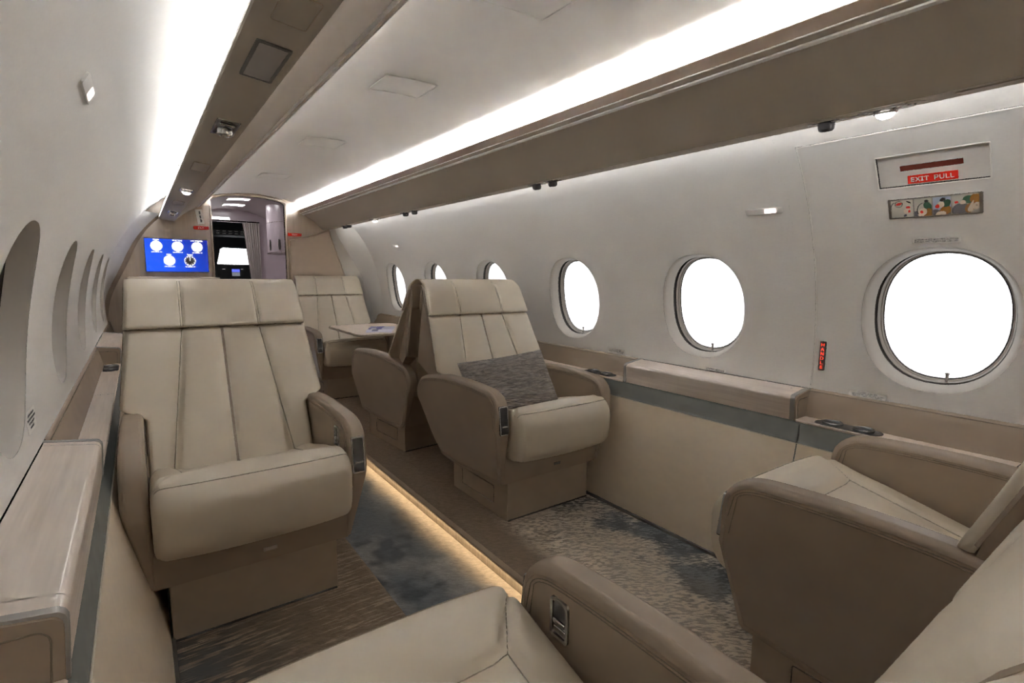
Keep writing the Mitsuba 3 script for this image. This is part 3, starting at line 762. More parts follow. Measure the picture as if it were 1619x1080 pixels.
# signs on the bulkhead
for x, z, w, lb in ((0.502, 1.541, 0.12, 'small red exit sign on the bulkhead left of the doorway'), (1.305, 1.522, 0.13, 'small red exit sign on the bulkhead right of the doorway')):
    t = thing('exit_sign', lb, 'sign')
    fr = (np.array([x, YB-0.001, z]), np.array([1.0, 0, 0]), np.array([0, 0, 1.0]), np.array([0, -1.0, 0]))
    obj('plate', put(plate(rrect(w, 0.030, 0.008), 0.012), fr), 'm_red', t)
    m = centred('EXIT', 0.016, 0.0008, True); m.apply_translation((0, 0, 0.012)); obj('lettering', put(m, fr), 'm_white_ink', t)
t = thing('bulkhead_placard', 'vertical white placard with dark marks above the red sign left of the doorway', 'sign')
fr = (np.array([0.498, YB-0.001, 1.640]), np.array([math.cos(0.12), 0, math.sin(0.12)]), np.array([-math.sin(0.12), 0, math.cos(0.12)]), np.array([0, -1.0, 0]))
obj('plate', put(plate(rrect(0.052, 0.130, 0.003), 0.003), fr), 'm_white', t)
ms = []
for i in range(3):
    mm = centred(['E', 'X', 'I'][i] if False else 'T', 0.0001) if False else plate(rrect(0.012, 0.026, 0.002, 0.004, 0.036-0.036*i), 0.004); ms.append(mm)
obj('mark', put(cat(*ms), fr), 'm_ink', t)

# screen with world clocks
t = thing('screen', 'blue wall screen showing five world clocks on the bulkhead', 'screen')
TX0, TX1, TZ0, TZ1, TY = 0.070, 0.536, 1.146, 1.428, YB-0.055
obj('case', box(TX0-0.004, TX1+0.004, TY, YB, TZ0-0.004, TZ1+0.004), 'm_black', t)


def blue(p, n, uv):
    u = smoothstep(TX1+0.03, TX0, p.x)
    v = smoothstep(TZ1+0.15, TZ0, p.z)
    return mix([0.0006, 0.003, 0.055], [0.004, 0.026, 0.22], u*0.65 + 0.35*v - 0.12*noise(p.x*9, p.z*9, 2.0))


fr = (np.array([(TX0+TX1)/2, TY-0.0005, (TZ0+TZ1)/2]), np.array([1.0, 0, 0]), np.array([0, 0, 1.0]), np.array([0, -1.0, 0]))
m = put(trimesh.Trimesh([[-0.233, -0.141, 0], [0.233, -0.141, 0], [0.233, 0.141, 0], [-0.233, 0.141, 0]], [[0, 1, 2], [0, 2, 3]], process=False), fr)
obj('display', m, 'm_screen', t, uv=np.array([[0, 0], [1, 0], [1, 1], [0, 1.0]]), em={'type': 'area', 'radiance': proc(blue), 'sampling_weight': 0.1})
CLK = [(-0.150, 0.079, 'Origin', 300), (0.005, 0.079, 'New York', 120), (0.153, 0.079, 'Los Angeles', 215), (-0.062, -0.045, 'Paris', 300), (0.092, -0.045, 'Tokyo', 0)]
for cx_, cz_, city, ang in CLK:
    dark = city == 'Tokyo'
    disc = plate(sg.Point(cx_, cz_).buffer(0.043), 0.0008)
    c = obj('clock', put(disc, fr), 'm_black' if dark else 'm_white', t, em=None if dark else emit(0.45, (0.93, 1, 1), 0.0))
    ti = []
    for h in range(12):
        a = h*math.pi/6; r0, r1 = (0.033, 0.040)
        ti.append(sg.LineString([(cx_+r0*math.sin(a), cz_+r0*math.cos(a)), (cx_+r1*math.sin(a), cz_+r1*math.cos(a))]).buffer(0.0022 if dark else 0.0008))
    hands = [sg.LineString([(cx_, cz_), (cx_+L*math.sin(math.radians(A)), cz_+L*math.cos(math.radians(A)))]).buffer(0.0014) for L, A in ((0.030, ang), (0.022, ang+8))]
    mk = unary_union(ti + ([sg.Point(cx_, cz_).buffer(0.0435).difference(sg.Point(cx_, cz_).buffer(0.0415))] if dark else []))
    mm = cat(*[plate(g_, 0.0011) for g_ in getattr(mk, 'geoms', [mk])]); obj('tick_marks', put(mm, fr), 'm_white' if dark else 'm_grille', c, em=emit(0.4, (1, 1, 1), 0.0) if dark else emit(0.2, (0.9, 0.95, 1), 0.0))
    hm = unary_union(hands); obj('hands', put(plate(hm, 0.0014), fr), 'm_white' if dark else 'm_grille', c, em=emit(0.4, (1, 1, 1), 0.0) if dark else emit(0.12, (0.9, 0.95, 1), 0.0))
    a_ = centred(city, 0.0115, 0.0008, True); a_.apply_translation((cx_, cz_+0.0525, 0)); b_ = centred('November 14', 0.0085, 0.0008, True); b_.apply_translation((cx_, cz_-0.0515, 0))
    obj('caption', put(cat(a_, b_), fr), 'm_white', c, em=emit(0.45, (1, 1, 1), 0.0))

t = thing('sideboard', 'cream topped sideboard below the blue screen, behind the large armchair', 'cabinet')
obj('body', box(-0.06, 0.575, 5.16, YB-0.002, 0, 1.075), 'm_bulkhead', t)
obj('top', box(-0.065, 0.582, 5.14, YB-0.002, 1.075, 1.100, 0.008), 'm_cream', t, smooth=40)
obj('door_gap', box(0.255, 0.259, 5.157, 5.165, 0.08, 1.06), 'm_black_matt', t)
obj('handle', tube([(0.235, 5.15, 0.72), (0.235, 5.14, 0.74), (0.235, 5.14, 0.84), (0.235, 5.15, 0.86)], 0.005, 8), 'm_chrome', t, smooth=40)

# ------------------------------------------------------------------ vestibule and cockpit beyond the doorway
vb = struct('vestibule', 'narrow forward vestibule with lilac grey walls seen through the doorway')
VX0, VX1 = 0.36, 1.62
vz = lambda x: 1.885 - 0.55*(x-0.93)**2
VE = 7.05
obj('ceiling', grid(np.array([[(x, y, vz(x)) for x in np.linspace(VX0-0.1, VX1+0.1, 20)] for y in (YB+0.05, VE+0.05)])), 'm_vest_ceiling', vb, smooth=True)
obj('left_wall', box(VX0-0.05, VX0, YB+0.05, VE, -0.06, 1.9), 'm_lilac', vb)
obj('right_wall', box(VX1, VX1+0.05, YB+0.05, VE, -0.06, 1.9), 'm_lilac', vb)
cd = sg.box(VX0-0.05, -0.06, VX1+0.05, 1.9).difference(sg.box(0.62, -0.06, 1.238, 1.735))
m = plate(cd, 0.05); m.apply_transform(np.array([[1, 0, 0, 0], [0, 0, 1, VE], [0, 1, 0, 0], [0, 0, 0, 1.0]]))
obj('end_wall', m, 'm_lilac', vb)
for (xa, xb, ya, yb, lb) in ((0.785, 0.985, 5.90, 6.06, 'first bright ceiling light panel beyond the doorway'), (0.81, 1.015, 6.42, 6.62, 'second bright ceiling light panel beyond the doorway'), ):
    t = thing('ceiling_light', lb, 'light')
    P = np.array([[(x, y, vz(x)-0.006) for x in np.linspace(xa, xb, 6)] for y in (yb, ya)])
    obj('diffuser', grid(P[::-1]), 'm_white', t, em=emit(3.2, (1, 0.97, 0.98), 0.5))
    obj('frame', tube([(x, ya, vz(x)-0.004) for x in np.linspace(xa, xb, 6)] + [(x, yb, vz(x)-0.004) for x in np.linspace(xb, xa, 6)], 0.004, 5, close=True), 'm_white', t)
t = thing('ceiling_light', 'lowest bright light panel above the cockpit door', 'light')
P = np.array([[(x, VE-0.012, z) for x in (0.745, 0.935)] for z in (1.755, 1.785)])
obj('diffuser', grid(P[:, ::-1]), 'm_white', t, em=emit(1.5, (1, 0.97, 0.98), 0.3))
obj('frame', box(0.740, 0.940, VE-0.010, VE, 1.750, 1.790), 'm_white', t)

# galley cabinet, curved front
t = thing('galley_cabinet', 'curved glossy lilac wall cabinet with three dark handles beyond the doorway', 'cabinet')
cyl = sg.Polygon([(1.62, 5.75), (1.36, 5.72)] + [(1.40-0.235*math.cos(a), 6.10-0.36*math.sin(a)) for a in np.linspace(math.pi/2, -math.pi/2, 18)] + [(1.62, 6.5)])
m = plate(cyl, 0.52); m.apply_translation((0, 0, 1.35)); obj('body', m, 'm_lilac', t, smooth=35)
m = plate(cyl.buffer(0.006), 0.012); m.apply_translation((0, 0, 1.345)); obj('bottom_rim', m, 'm_chrome', t, smooth=35)
m = plate(cyl.buffer(0.0025), 0.005); m.apply_translation((0, 0, 1.665)); obj('door_gap', m, 'm_vest_ceiling', t, smooth=35)
for a in (0.25, 0.75, 1.15):
    o = np.array([1.40-0.237*math.cos(a), 6.10-0.362*math.sin(a), 1.435])
    n = np.array([-math.cos(a)/0.235, -math.sin(a)/0.36, 0]); n /= np.linalg.norm(n); ex = np.array([-n[1], n[0], 0])
    hm = plate(sg.Polygon(spline([(-0.012, 0), (0, 0.055), (0.012, 0), (0, -0.055)], 24, True)), 0.008)
    obj('handle', frame_mesh(hm, o, ex, np.array([0, 0, 1.0]), n), 'm_gasket', t)
t = thing('counter', 'lilac galley counter below the curved cabinet', 'counter')
obj('body', box(1.25, 1.62, 5.75, 6.6, -0.05, 0.92), 'm_lilac', t); obj('worktop', box(1.235, 1.62, 5.73, 6.62, 0.92, 0.945, 0.006), 'm_wood', t)

# curtain
t = thing('curtain', 'grey pleated curtain gathered at the right of the cockpit opening', 'curtain')
nf = 70
rows = []
for z in np.linspace(1.735, 0.02, 26):
    f = (1.735-z)/1.7
    x0 = 1.062 + 0.075*min(1, f*2.2)
    uu = np.linspace(0, 1, nf)
    rows.append(np.column_stack([x0 + (1.243-x0)*uu, VE-0.05 + (0.022+0.006*f)*np.sin(uu*2*np.pi*7 + 0.6*f) + 0.008*np.sin(uu*31), np.full(nf, z)]))
obj('cloth', grid(np.array(rows)), 'm_curtain', t, smooth=True)
obj('rail', tube([(0.70, VE-0.05, 1.742), (1.25, VE-0.05, 1.742)], 0.006, 8), 'm_steel', t, smooth=40)

# cockpit
ck = struct('cockpit', 'dark cockpit with a bright windscreen beyond the doorway')
CE = 8.5
shell = cat(box(0.1, 0.15, VE+0.05, CE, -0.06, 2), box(1.75, 1.8, VE+0.05, CE, -0.06, 2), box(0.1, 1.8, VE+0.05, CE, 1.93, 1.98), box(0.1, 1.8, VE+0.05, CE, -0.1, -0.05))
obj('shell', shell, 'm_cockpit', ck)
wsh = rounded_poly([(0.935, 1.253), (1.352, 1.250), (1.335, 1.486), (1.02, 1.492), (0.985, 1.47)], 0.012)
cw = sg.box(0.1, -0.1, 1.8, 1.98).difference(wsh)
m = plate(cw, 0.03); m.apply_transform(np.array([[1, 0, 0, 0], [0, 0, 1, CE], [0, 1, 0, 0], [0, 0, 0, 1.0]]))
obj('front_wall', m, 'm_cockpit', ck)
m = plate(wsh, 0.004); m.apply_transform(np.array([[1, 0, 0, 0], [0, 0, 1, CE+0.01], [0, 1, 0, 0], [0, 0, 0, 1.0]]))
obj('windscreen', trimesh.Trimesh([(x, CE+0.012, z) for x, z in wsh.exterior.coords[:-1]], cap_faces(np.array(wsh.exterior.coords[:-1])), process=False), 'm_glass', ck)
t = thing('instrument_panel', 'dark instrument panel with a small blue display under the windscreen', 'instrument panel')
obj('body', box(0.85, 1.45, CE-0.25, CE-0.02, 0.7, 1.245, 0.02), 'm_black_matt', t, smooth=40)
P = np.array([[(x, CE-0.253, z) for x in (1.185, 1.085)] for z in (1.145, 1.185)])
dsp = obj('display', grid(P), 'm_black', t, em=emit(0.22, (0.12, 0.16, 0.95), 0.0), label='small blue display')
obj('lower_display', grid(np.array([[(x, CE-0.253, z) for x in (1.185, 1.085)] for z in (1.09, 1.142)])), 'm_black', t, em=emit(0.05, (0.7, 0.75, 0.85), 0.0))
for xa, xb in ((0.965, 1.005), (1.20, 1.23)):
    obj('lit_label', box(xa, xb, CE-0.254, CE-0.25, 1.183, 1.187), 'm_white', t, em=emit(0.12, (1, 1, 1), 0.0))
t = thing('overhead_switch_panel', 'dark overhead switch panel hanging in the cockpit', 'panel')
obj('body', box(0.80, 1.35, 7.7, 8.2, 1.62, 1.70, 0.02), 'm_black_matt', t, smooth=40)
kn = cat(*[box(0.86+0.07*i, 0.90+0.07*i, 7.695, 7.70, 1.635+0.03*j, 1.645+0.03*j) for i in range(7) for j in range(2)])
obj('switches', kn, 'm_grille', t, kind='stuff')

bk = struct('wall_back', 'plain beige rear bulkhead behind the camera')
obj('panel', box(-0.4, 2.3, Y0-0.06, Y0-0.02, -0.1, 2.1), 'm_dado', bk)


# ------------------------------------------------------------------ armchairs
def sm(a, b, x):
    t_ = np.clip((x-a)/(b-a), 0, 1); return t_*t_*(3-2*t_)


ARM = [(0.055, 0.192), (0.018, 0.30), (0.0, 0.44), (0.006, 0.53), (0.018, 0.585), (0.05, 0.618), (0.13, 0.637), (0.30, 0.643), (0.50, 0.637), (0.68, 0.612), (0.78, 0.575), (0.812, 0.535), (0.79, 0.44), (0.72, 0.30), (0.65, 0.20), (0.62, 0.175), (0.42, 0.165)]
_corner = sg.Polygon(np.vstack([[ARM[0]], spline(ARM[2:13], 80), spline(ARM[12:16], 24)[1:], [ARM[16]]])).buffer(-0.012).buffer(0.012)
ARM_LOOP = resample(sg.polygon.orient(_corner, 1.0), 0.011)


LEAN = 0.513


FOOT = 0.43


def vf(z): return FOOT + (z-0.415)*LEAN


MEMO = {}


def memo(key, fn):
    if key not in MEMO: MEMO[key] = fn()
    return MEMO[key].copy()


def make_seat(label, xc, y0, facing, inner=1, rot=0.0, lean=0.513, foot=0.43):
    """facing -1: towards the tail (depth runs to +y); +1: towards the nose. inner: +1 when the aisle is at +x"""
    t = thing('armchair', label, 'armchair')
    global LEAN, FOOT
    LEAN, FOOT = lean, foot
    f = -facing                                     # direction of depth along y
    c_, s_ = math.cos(rot), math.sin(rot)

    def place(m):
        """local (u, v, z) with u along +x of the world"""
        v = np.asarray(m.vertices)
        x, y = v[:, 0], v[:, 1]*f
        x, y = c_*x - s_*y, s_*x + c_*y
        w = np.column_stack([x+xc, y+y0, v[:, 2]])
        return trimesh.Trimesh(w, m.faces if f > 0 else m.faces[:, ::-1], process=False)
    P = lambda name, m, mat, par=t, smooth=45, **k: obj(name, place(m), mat, par, smooth=smooth, **k)
    # plinth
    pl = P('plinth', box(-0.255, 0.255, 0.068, 0.575, 0.0, 0.188, 0.004), 'm_brown_soft')
    su = 0.2555*inner
    rr = rrect(0.30, 0.085, 0.006, 0.33, 0.095)
    P('drawer_line', tube([(su, a, b) for a, b in np.array(rr.exterior.coords)[:-1]], 0.0013, 5, close=True), 'm_gasket', pl)
    P('plinth_gap', box(-0.25, 0.25, 0.064, 0.58, 0.0, 0.006), 'm_black_matt', pl)
    # body under the cushion
    bp = sg.Polygon([(0.058, 0.190), (0.040, 0.30), (0.045, 0.36), (0.62, 0.36), (0.66, 0.19)])
    m = plate(bp, 0.59); v = m.vertices; m.vertices = np.column_stack([v[:, 2]-0.295, v[:, 0], v[:, 1]])
    m = outward(m)
    b = P('body', m, 'm_brown', smooth=30)
    pp = plate(rrect(0.042, 0.012, 0.001), 0.0015); v = pp.vertices
    P('maker_plate', trimesh.Trimesh(np.column_stack([v[:, 0]+0.03, 0.0495-v[:, 2]-0.0, v[:, 1]+0.232]), pp.faces, process=False), 'm_steel', b)
    # arms
    for sd in (-1, 1):
        m = memo('armraw', lambda: puffed(ARM_LOOP, 0.066, 0.019, 6))
        v = m.vertices.copy(); w = v[:, 2]/0.066                     # 0 inner face, 1 outer face
        z = v[:, 1]
        u = 0.288 + v[:, 2] - 0.050*w*np.clip((0.46-z)/0.27, 0, 1) + 0.004*np.sin(np.clip((z-0.2)/0.43, 0, 1)*np.pi)*w
        m = trimesh.Trimesh(np.column_stack([sd*u, v[:, 0], z]), m.faces if sd > 0 else m.faces[:, ::-1], process=False)
        m = outward(m)
        arm = P('arm', m, 'm_brown')
        # twin stitched seams below the padded top
        top = np.array([q for q in ARM_LOOP if q[1] > 0.50 and q[0] < 0.79])
        top = top[np.argsort(top[:, 0] + (0.0 if True else 0))]
        lo = sg.LineString([tuple(q) for q in ARM_LOOP] + [tuple(ARM_LOOP[0])])
        ins = sg.Polygon(ARM_LOOP).buffer(-0.026)
        lp = np.array(ins.exterior.coords)
        lp = lp[(lp[:, 1] > 0.47)]
        lp = lp[np.argsort(lp[:, 0])]
        lp = lp[lp[:, 0] < 0.74]
        ins2 = np.array(ins.buffer(-0.006).exterior.coords); ins2 = ins2[ins2[:, 1] > 0.47]; ins2 = ins2[np.argsort(ins2[:, 0])]; ins2 = ins2[ins2[:, 0] < 0.73]
        for uu in (0.2878, 0.3545):
            for q in (lp, ins2):
                q = q[np.r_[True, np.diff(q[:, 0]) > 0.004]]
                kk = 0.0 if uu < 0.3 else 0.004*0.5
                dz = np.sin(np.clip((q[:, 1]-0.2)/0.43, 0, 1)*np.pi)*0.004 if uu > 0.3 else 0
                P('seam', tube(np.column_stack([np.full(len(q), sd*uu) + sd*(dz if uu > 0.3 else 0), q[:, 0], q[:, 1]]), 0.0011, 5), 'm_thread', arm)
        if sd == inner:
            fy = lambda z_: np.interp(z_, [0.44, 0.53, 0.585], [0.0, 0.006, 0.018])
            # control panel in the front end
            cp = plate(rrect(0.046, 0.128, 0.006), 0.014); vv = cp.vertices
            ctl = P('control_panel', trimesh.Trimesh(np.column_stack([vv[:, 0]+sd*0.322, fy(vv[:, 1]+0.512)+0.008-vv[:, 2], vv[:, 1]+0.512]), cp.faces, process=False), 'm_steel', arm, smooth=30, label='black glass control panel in a silver frame')
            cp = plate(rrect(0.037, 0.118, 0.004), 0.0150); vv = cp.vertices
            P('glass', trimesh.Trimesh(np.column_stack([vv[:, 0]+sd*0.322, fy(vv[:, 1]+0.512)+0.008-vv[:, 2], vv[:, 1]+0.512]), cp.faces, process=False), 'm_black', ctl, smooth=30)
            cp = plate(rrect(0.030, 0.006, 0.002), 0.0175); vv = cp.vertices
            P('button', trimesh.Trimesh(np.column_stack([vv[:, 0]+sd*0.322, fy(vv[:, 1]+0.487)+0.008-vv[:, 2], vv[:, 1]+0.487]), cp.faces, process=False), 'm_steel', ctl, smooth=30)
            # recline latch on the inner face
            fr_ = (np.array([sd*0.2885, 0.13, 0.553]), np.array([0, 1.0, 0]), np.array([0, 0, 1.0]), np.array([-sd*1.0, 0, 0]))
            lt_ = P('recline_latch', put(plate(rrect(0.046, 0.074, 0.007).difference(rrect(0.034, 0.062, 0.004)), 0.005), fr_), 'm_steel', arm, smooth=30, label='metal recline latch in a rectangular frame')
            P('well', put(plate(rrect(0.034, 0.062, 0.004), 0.0008), fr_), 'm_black_matt', lt_, smooth=30)
            P('lever', put(cat(box(-0.015, 0.015, -0.010, -0.002, 0.0008, 0.006, 0.002), box(-0.015, 0.015, -0.026, -0.016, 0.0008, 0.004, 0.0015)), fr_), 'm_chrome', lt_, smooth=40)
    # seat cushion: dense rounded box with seams pressed in
    U, V0, V1, ZB, ZT = 0.286, -0.088, 0.475, 0.318, 0.548

    def shape(p):
        p = np.asarray(p, float).copy()
        r = 0.058
        lo, hi = np.array([-U+r*0.55, V0+r, ZB+r*0.7]), np.array([U-r*0.55, V1-r, ZT-r])
        q = np.clip(p, lo, hi); d = p-q
        rad = np.array([r*0.55, r, r])
        dn = d/rad; n_ = np.linalg.norm(dn, axis=1, keepdims=True)
        mx = np.abs(dn).max(1, keepdims=True)
        d2 = np.where(n_ > 1e-9, dn/np.maximum(n_, 1e-9)*mx, 0)*rad
        out = q + d2
        x, v, z = out.T
        topw = sm(ZT-0.09, ZT-0.02, z)
        slope = np.clip(v-0.03, 0, None)*0.26
        # centre panel sunk between the side bolsters
        bx = np.interp(v, [-0.04, 0.11, 0.48], [0.288, 0.190, 0.205])
        inside = sm(0.0, 0.03, bx-np.abs(x))*sm(0.085, 0.135, v)
        seam_d = np.minimum(np.abs(np.abs(x)-bx) + 1e3*(v < -0.06), np.abs(v-0.11) + 1e3*(np.abs(x) > 0.19))
        groove = 0.010*np.exp(-(seam_d/0.011)**2)
        mid = 0.004*np.exp(-(x/0.010)**2)*sm(0.13, 0.16, v)
        roll = 0.010*np.exp(-((v-0.03)/0.06)**2)*(1-(x/U)**2)
        side_b = 0.005*np.exp(-((np.abs(x)-0.245)/0.03)**2)*sm(0.1, 0.2, v)
        z2 = z - slope*sm(ZB, ZT, z) - topw*(0.014*inside + groove + mid - roll - side_b)
        # front face leans back towards its foot and bulges
        fr_w = 1 - sm(V0, V0+0.13, v)
        v2 = v + fr_w*(0.03*np.clip((0.40-z)/0.09, 0, 1)**1.5 + 0.016*sm(0.46, 0.54, z) + 0.018*np.abs(x/U)**3)
        z2 = z2 + (1-sm(ZB, ZB+0.05, z))*(-0.006)*(1-(x/U)**2)
        return np.column_stack([x, v2, z2])
    X_ = lambda a: -U+2*U*a; Y_ = lambda a: V0+(V1-V0)*a; Z_ = lambda a: ZB+(ZT-ZB)*a

    def cushion_mesh():
        nu, nv, nz = (84, 76, 26)
        lu, lv, lz = X_(np.linspace(0, 1, nu)), Y_(np.linspace(0, 1, nv)), Z_(np.linspace(0, 1, nz))

        def sheet(a, b_, fn):
            A, B = np.meshgrid(a, b_, indexing='ij'); return grid(np.stack(fn(A, B), -1))
        o_ = lambda A, c: np.full_like(A, c)
        fs = [sheet(lu, lv, lambda A, B: (A, B, o_(A, ZT))), sheet(lv, lu, lambda A, B: (B, A, o_(A, ZB))), sheet(lu, lz, lambda A, B: (A, o_(A, V0), B)), sheet(lz, lu, lambda A, B: (B, o_(A, V1), A)),
              sheet(lz, lv, lambda A, B: (o_(A, -U), B, A)), sheet(lv, lz, lambda A, B: (o_(A, U), A, B))]
        m_ = trimesh.util.concatenate([facing_out(q_, np.array([0, (V0+V1)/2, (ZB+ZT)/2])) for q_ in fs]); m_.merge_vertices(); m_.vertices = shape(m_.vertices); return m_
    m = memo('cushion', cushion_mesh)
    cu = P('seat_cushion', m, 'm_cream', smooth=60)
    q = np.array([(a, V0+0.020, ZT) for a in np.linspace(-U, U, 60)]); q = shape(q)
    P('front_seam', tube(q+[0, -0.0005, 0.0003], 0.0014, 5), 'm_cream_thread', cu)
    for sd in (-1, 1):
        q = np.array([(sd*np.interp(v, [-0.04, 0.11, 0.48], [0.286, 0.190, 0.205]), v, ZT) for v in np.linspace(-0.04, 0.45, 60)])
        P('side_seam', tube(shape(q)+[0, 0, 0.0006], 0.0012, 5), 'm_cream_thread', cu)
    q = np.array([(a, 0.11, ZT) for a in np.linspace(-0.19, 0.19, 40)])
    P('cross_seam', tube(shape(q)+[0, 0, 0.0006], 0.0012, 5), 'm_cream_thread', cu)
    q = np.array([(0, v, ZT) for v in np.linspace(0.13, 0.44, 30)])
    P('centre_welt', tube(shape(q)+[0, 0, 0.0008], 0.0034, 6), 'm_brown', cu)

    # back: cream pad with pressed seams
    def wid(z): return np.where(z < 0.648, 0.284 + 0.071*sm(0.600, 0.650, z), 0.355 - (z-0.65)*0.098)

    def pad_mesh(z0, z1, wfn, vfn, r, thick, groove, nz_, nu_=101, flat=0.0):
        zs = np.linspace(z0, z1, nz_)
        ez = np.clip(np.maximum((z0+r-zs)/r, (zs-(z1-r))/r), 0, 1)
        zin = r*(1-np.sqrt(1-ez**2))
        rows_ = []
        for z, zi in zip(zs, zin):
            w = float(wfn(z))
            uu = np.sin(np.linspace(-np.pi/2, np.pi/2, nu_))*0.35 + np.linspace(-1, 1, nu_)*0.65
            u = uu*w
            e = np.clip((np.abs(u)-(w-r))/r, 0, 1)
            dv = r*(1-np.sqrt(np.clip(1-e**2, 0, 1))) + zi + groove(u, np.full_like(u, z)) + 0.022*(np.abs(uu))**2.5*flat
            front = np.column_stack([u, vfn(z)+dv, np.full_like(u, z)])
            bk_ = max(vfn(z)+thick-zi*0.5, front[:, 1].max()+0.002)
            back = np.array([(w*0.985, bk_, z), (-w*0.985, bk_, z)])
            rows_.append(np.vstack([front, back]))
        m_ = grid(np.array(rows_), close_v=True)
        k_ = nu_+2
        c0 = m_.vertices[:k_].mean(0); c1 = m_.vertices[-k_:].mean(0); n0 = len(m_.vertices)
        fc = [[(j+1) % k_, j, n0] for j in range(k_)] + [[n0-1-k_+1+j, n0-k_+(j+1) % k_, n0+1] for j in range(k_)]
        m_ = trimesh.Trimesh(np.vstack([m_.vertices, c0, c1]), np.vstack([m_.faces, fc]), process=False)
        return outward(m_)

    def su_(z): return np.interp(z, [0.40, 0.925, 1.12], [0.212, 0.141, 0.136])
    rng = np.random.RandomState(7)

    def groove_back(u, z):
        a = su_(z)
        g_ = 0.011*np.exp(-((np.abs(u)-a)/0.014)**2) + 0.006*np.exp(-(u/0.012)**2)
        g_ += 0.006*(1-np.abs(np.sin(np.pi*np.clip((np.abs(u))/np.maximum(a, 1e-3), 0, 1))))*(np.abs(u) < a)
        return g_ + 0.004*sm(0.405, 0.46, z)*sm(0.92, 0.87, z)*(meshkit.fbm(np.column_stack([u*11, z*7, 0*u]), 2, 5)-0.5)
    bp_ = P('back_pad', memo(('pad', lean, foot), lambda: pad_mesh(0.398, 0.923, wid, vf, 0.020, 0.030, groove_back, 110)), 'm_cream', smooth=60)
    for sd in (-1, 1):
        zz = np.linspace(0.405, 0.918, 50)
        P('seam', tube(np.column_stack([sd*su_(zz), vf(zz)+groove_back(sd*su_(zz), zz)+0.0002, zz]), 0.0013, 5), 'm_cream_thread', bp_)
    zz = np.linspace(0.40, 0.920, 30)
    w_ = 0.0052
    g0 = lambda q_, z_: float(groove_back(np.array([q_]), np.array([z_]))[0])
    st_ = np.array([[(q_*w_, vf(z)+g0(q_*w_, z)-d_, z) for q_, d_ in ((-1, -0.0005), (-0.7, 0.0016), (0.7, 0.0016), (1, -0.0005))] for z in zz])
    P('centre_strip', grid(st_), 'm_brown', bp_, smooth=60, label='narrow brown leather strip down the middle')
    # headrest

    def vh(z): return vf(z) - 0.012 + 0.055*np.clip((z-1.06)/0.06, 0, 1)**2.2

    def groove_head(u, z):
        return 0.007*np.exp(-((np.abs(u)-su_(z))/0.008)**2) + 0.003*sm(0.93, 0.965, z)*sm(1.10, 1.07, z)*(meshkit.fbm(np.column_stack([u*10, z*9, 0*u]), 2, 9)-0.5)
    hp_ = P('headrest', memo(('head', lean, foot), lambda: pad_mesh(0.926, 1.118, lambda z: 0.331-(z-0.926)*0.075, vh, 0.017, 0.036, groove_head, 60)), 'm_cream', smooth=60)
    for sd in (-1, 1):
        zz = np.linspace(0.932, 1.108, 24)
        for off in (-0.004, 0.004):
            P('seam', tube(np.column_stack([sd*su_(zz)+off, vh(zz)+groove_head(sd*su_(zz)+off, zz)-0.0001, zz]), 0.0009, 5), 'm_cream_thread', hp_)
    # shells
    def prism(poly, w0, w1=None, zsplit=None):
        m_ = puffed(resample(sg.polygon.orient(poly, 1.0), 0.014), 1.0, 0.012, 4)
        v = m_.vertices.copy()
        raw = v[:, 2]
        hw = w0(v[:, 1])
        u = np.where(raw < 0.5, -hw + raw, hw - (1-raw))
        m_ = trimesh.Trimesh(np.column_stack([u, v[:, 0], v[:, 1]]), m_.faces, process=False); return outward(m_)
    sh = sg.Polygon([(vf(0.66)+0.017, 0.66), (vf(0.90)+0.017, 0.90), (vf(1.052)+0.050, 1.052), (0.800, 1.052), (0.806, 0.80), (0.800, 0.60), (0.792, 0.50), (0.62, 0.36), (vf(0.45)+0.05, 0.45)]).buffer(-0.008).buffer(0.008)
    bs = P('back_shell', memo(('shell', lean, foot), lambda: prism(sh, lambda z: np.where(z < 0.655, 0.284, 0.3570-(z-0.65)*0.098))), 'm_brown', smooth=40)
    hk_ = sg.Polygon([(vf(0.930)+0.006, 0.930), (vh(1.05)+0.019, 1.050), (vh(1.09)+0.028, 1.092), (vh(1.09)+0.050, 1.106), (0.795, 1.110), (0.812, 1.09), (0.818, 1.03), (0.822, 0.95), (0.808, 0.945), (0.802, 1.062), (vf(1.062)+0.044, 1.062), (vf(0.93)+0.044, 0.930)]).buffer(-0.002).buffer(0.002)
    P('headrest_shell', memo(('hshell', lean, foot), lambda: prism(hk_, lambda z: 0.3330-(z-0.926)*0.075)), 'm_brown', smooth=40)
    return t


make_seat('large cream armchair facing the camera at the left, centre of the picture', 0.272, 1.745, -1, inner=1)
make_seat('cream and brown armchair facing the camera with the grey cushion on it', 1.586, 1.805, -1, inner=-1)
make_seat('brown armchair seen from behind, back to back with the one holding the cushion', 1.540, 3.625, 1, inner=-1, rot=0.085)
make_seat('far cream armchair facing the camera behind the table', 1.586, 4.640, -1, inner=-1)
make_seat('armchair at the lower right by the wall, seen over its brown arm', 1.586, 0.752, 1, inner=-1, lean=0.40, foot=0.40)
make_seat('nearest armchair at the bottom edge, cream seat and brown arm with metal latch', 0.272, 0.755, 1, inner=1, lean=0.475)

# ------------------------------------------------------------------ cushion, table, magazine
n1, n2 = 60, 170
uu, vv = np.meshgrid(np.linspace(-1, 1, n1), np.linspace(-1, 1, n2), indexing='ij')


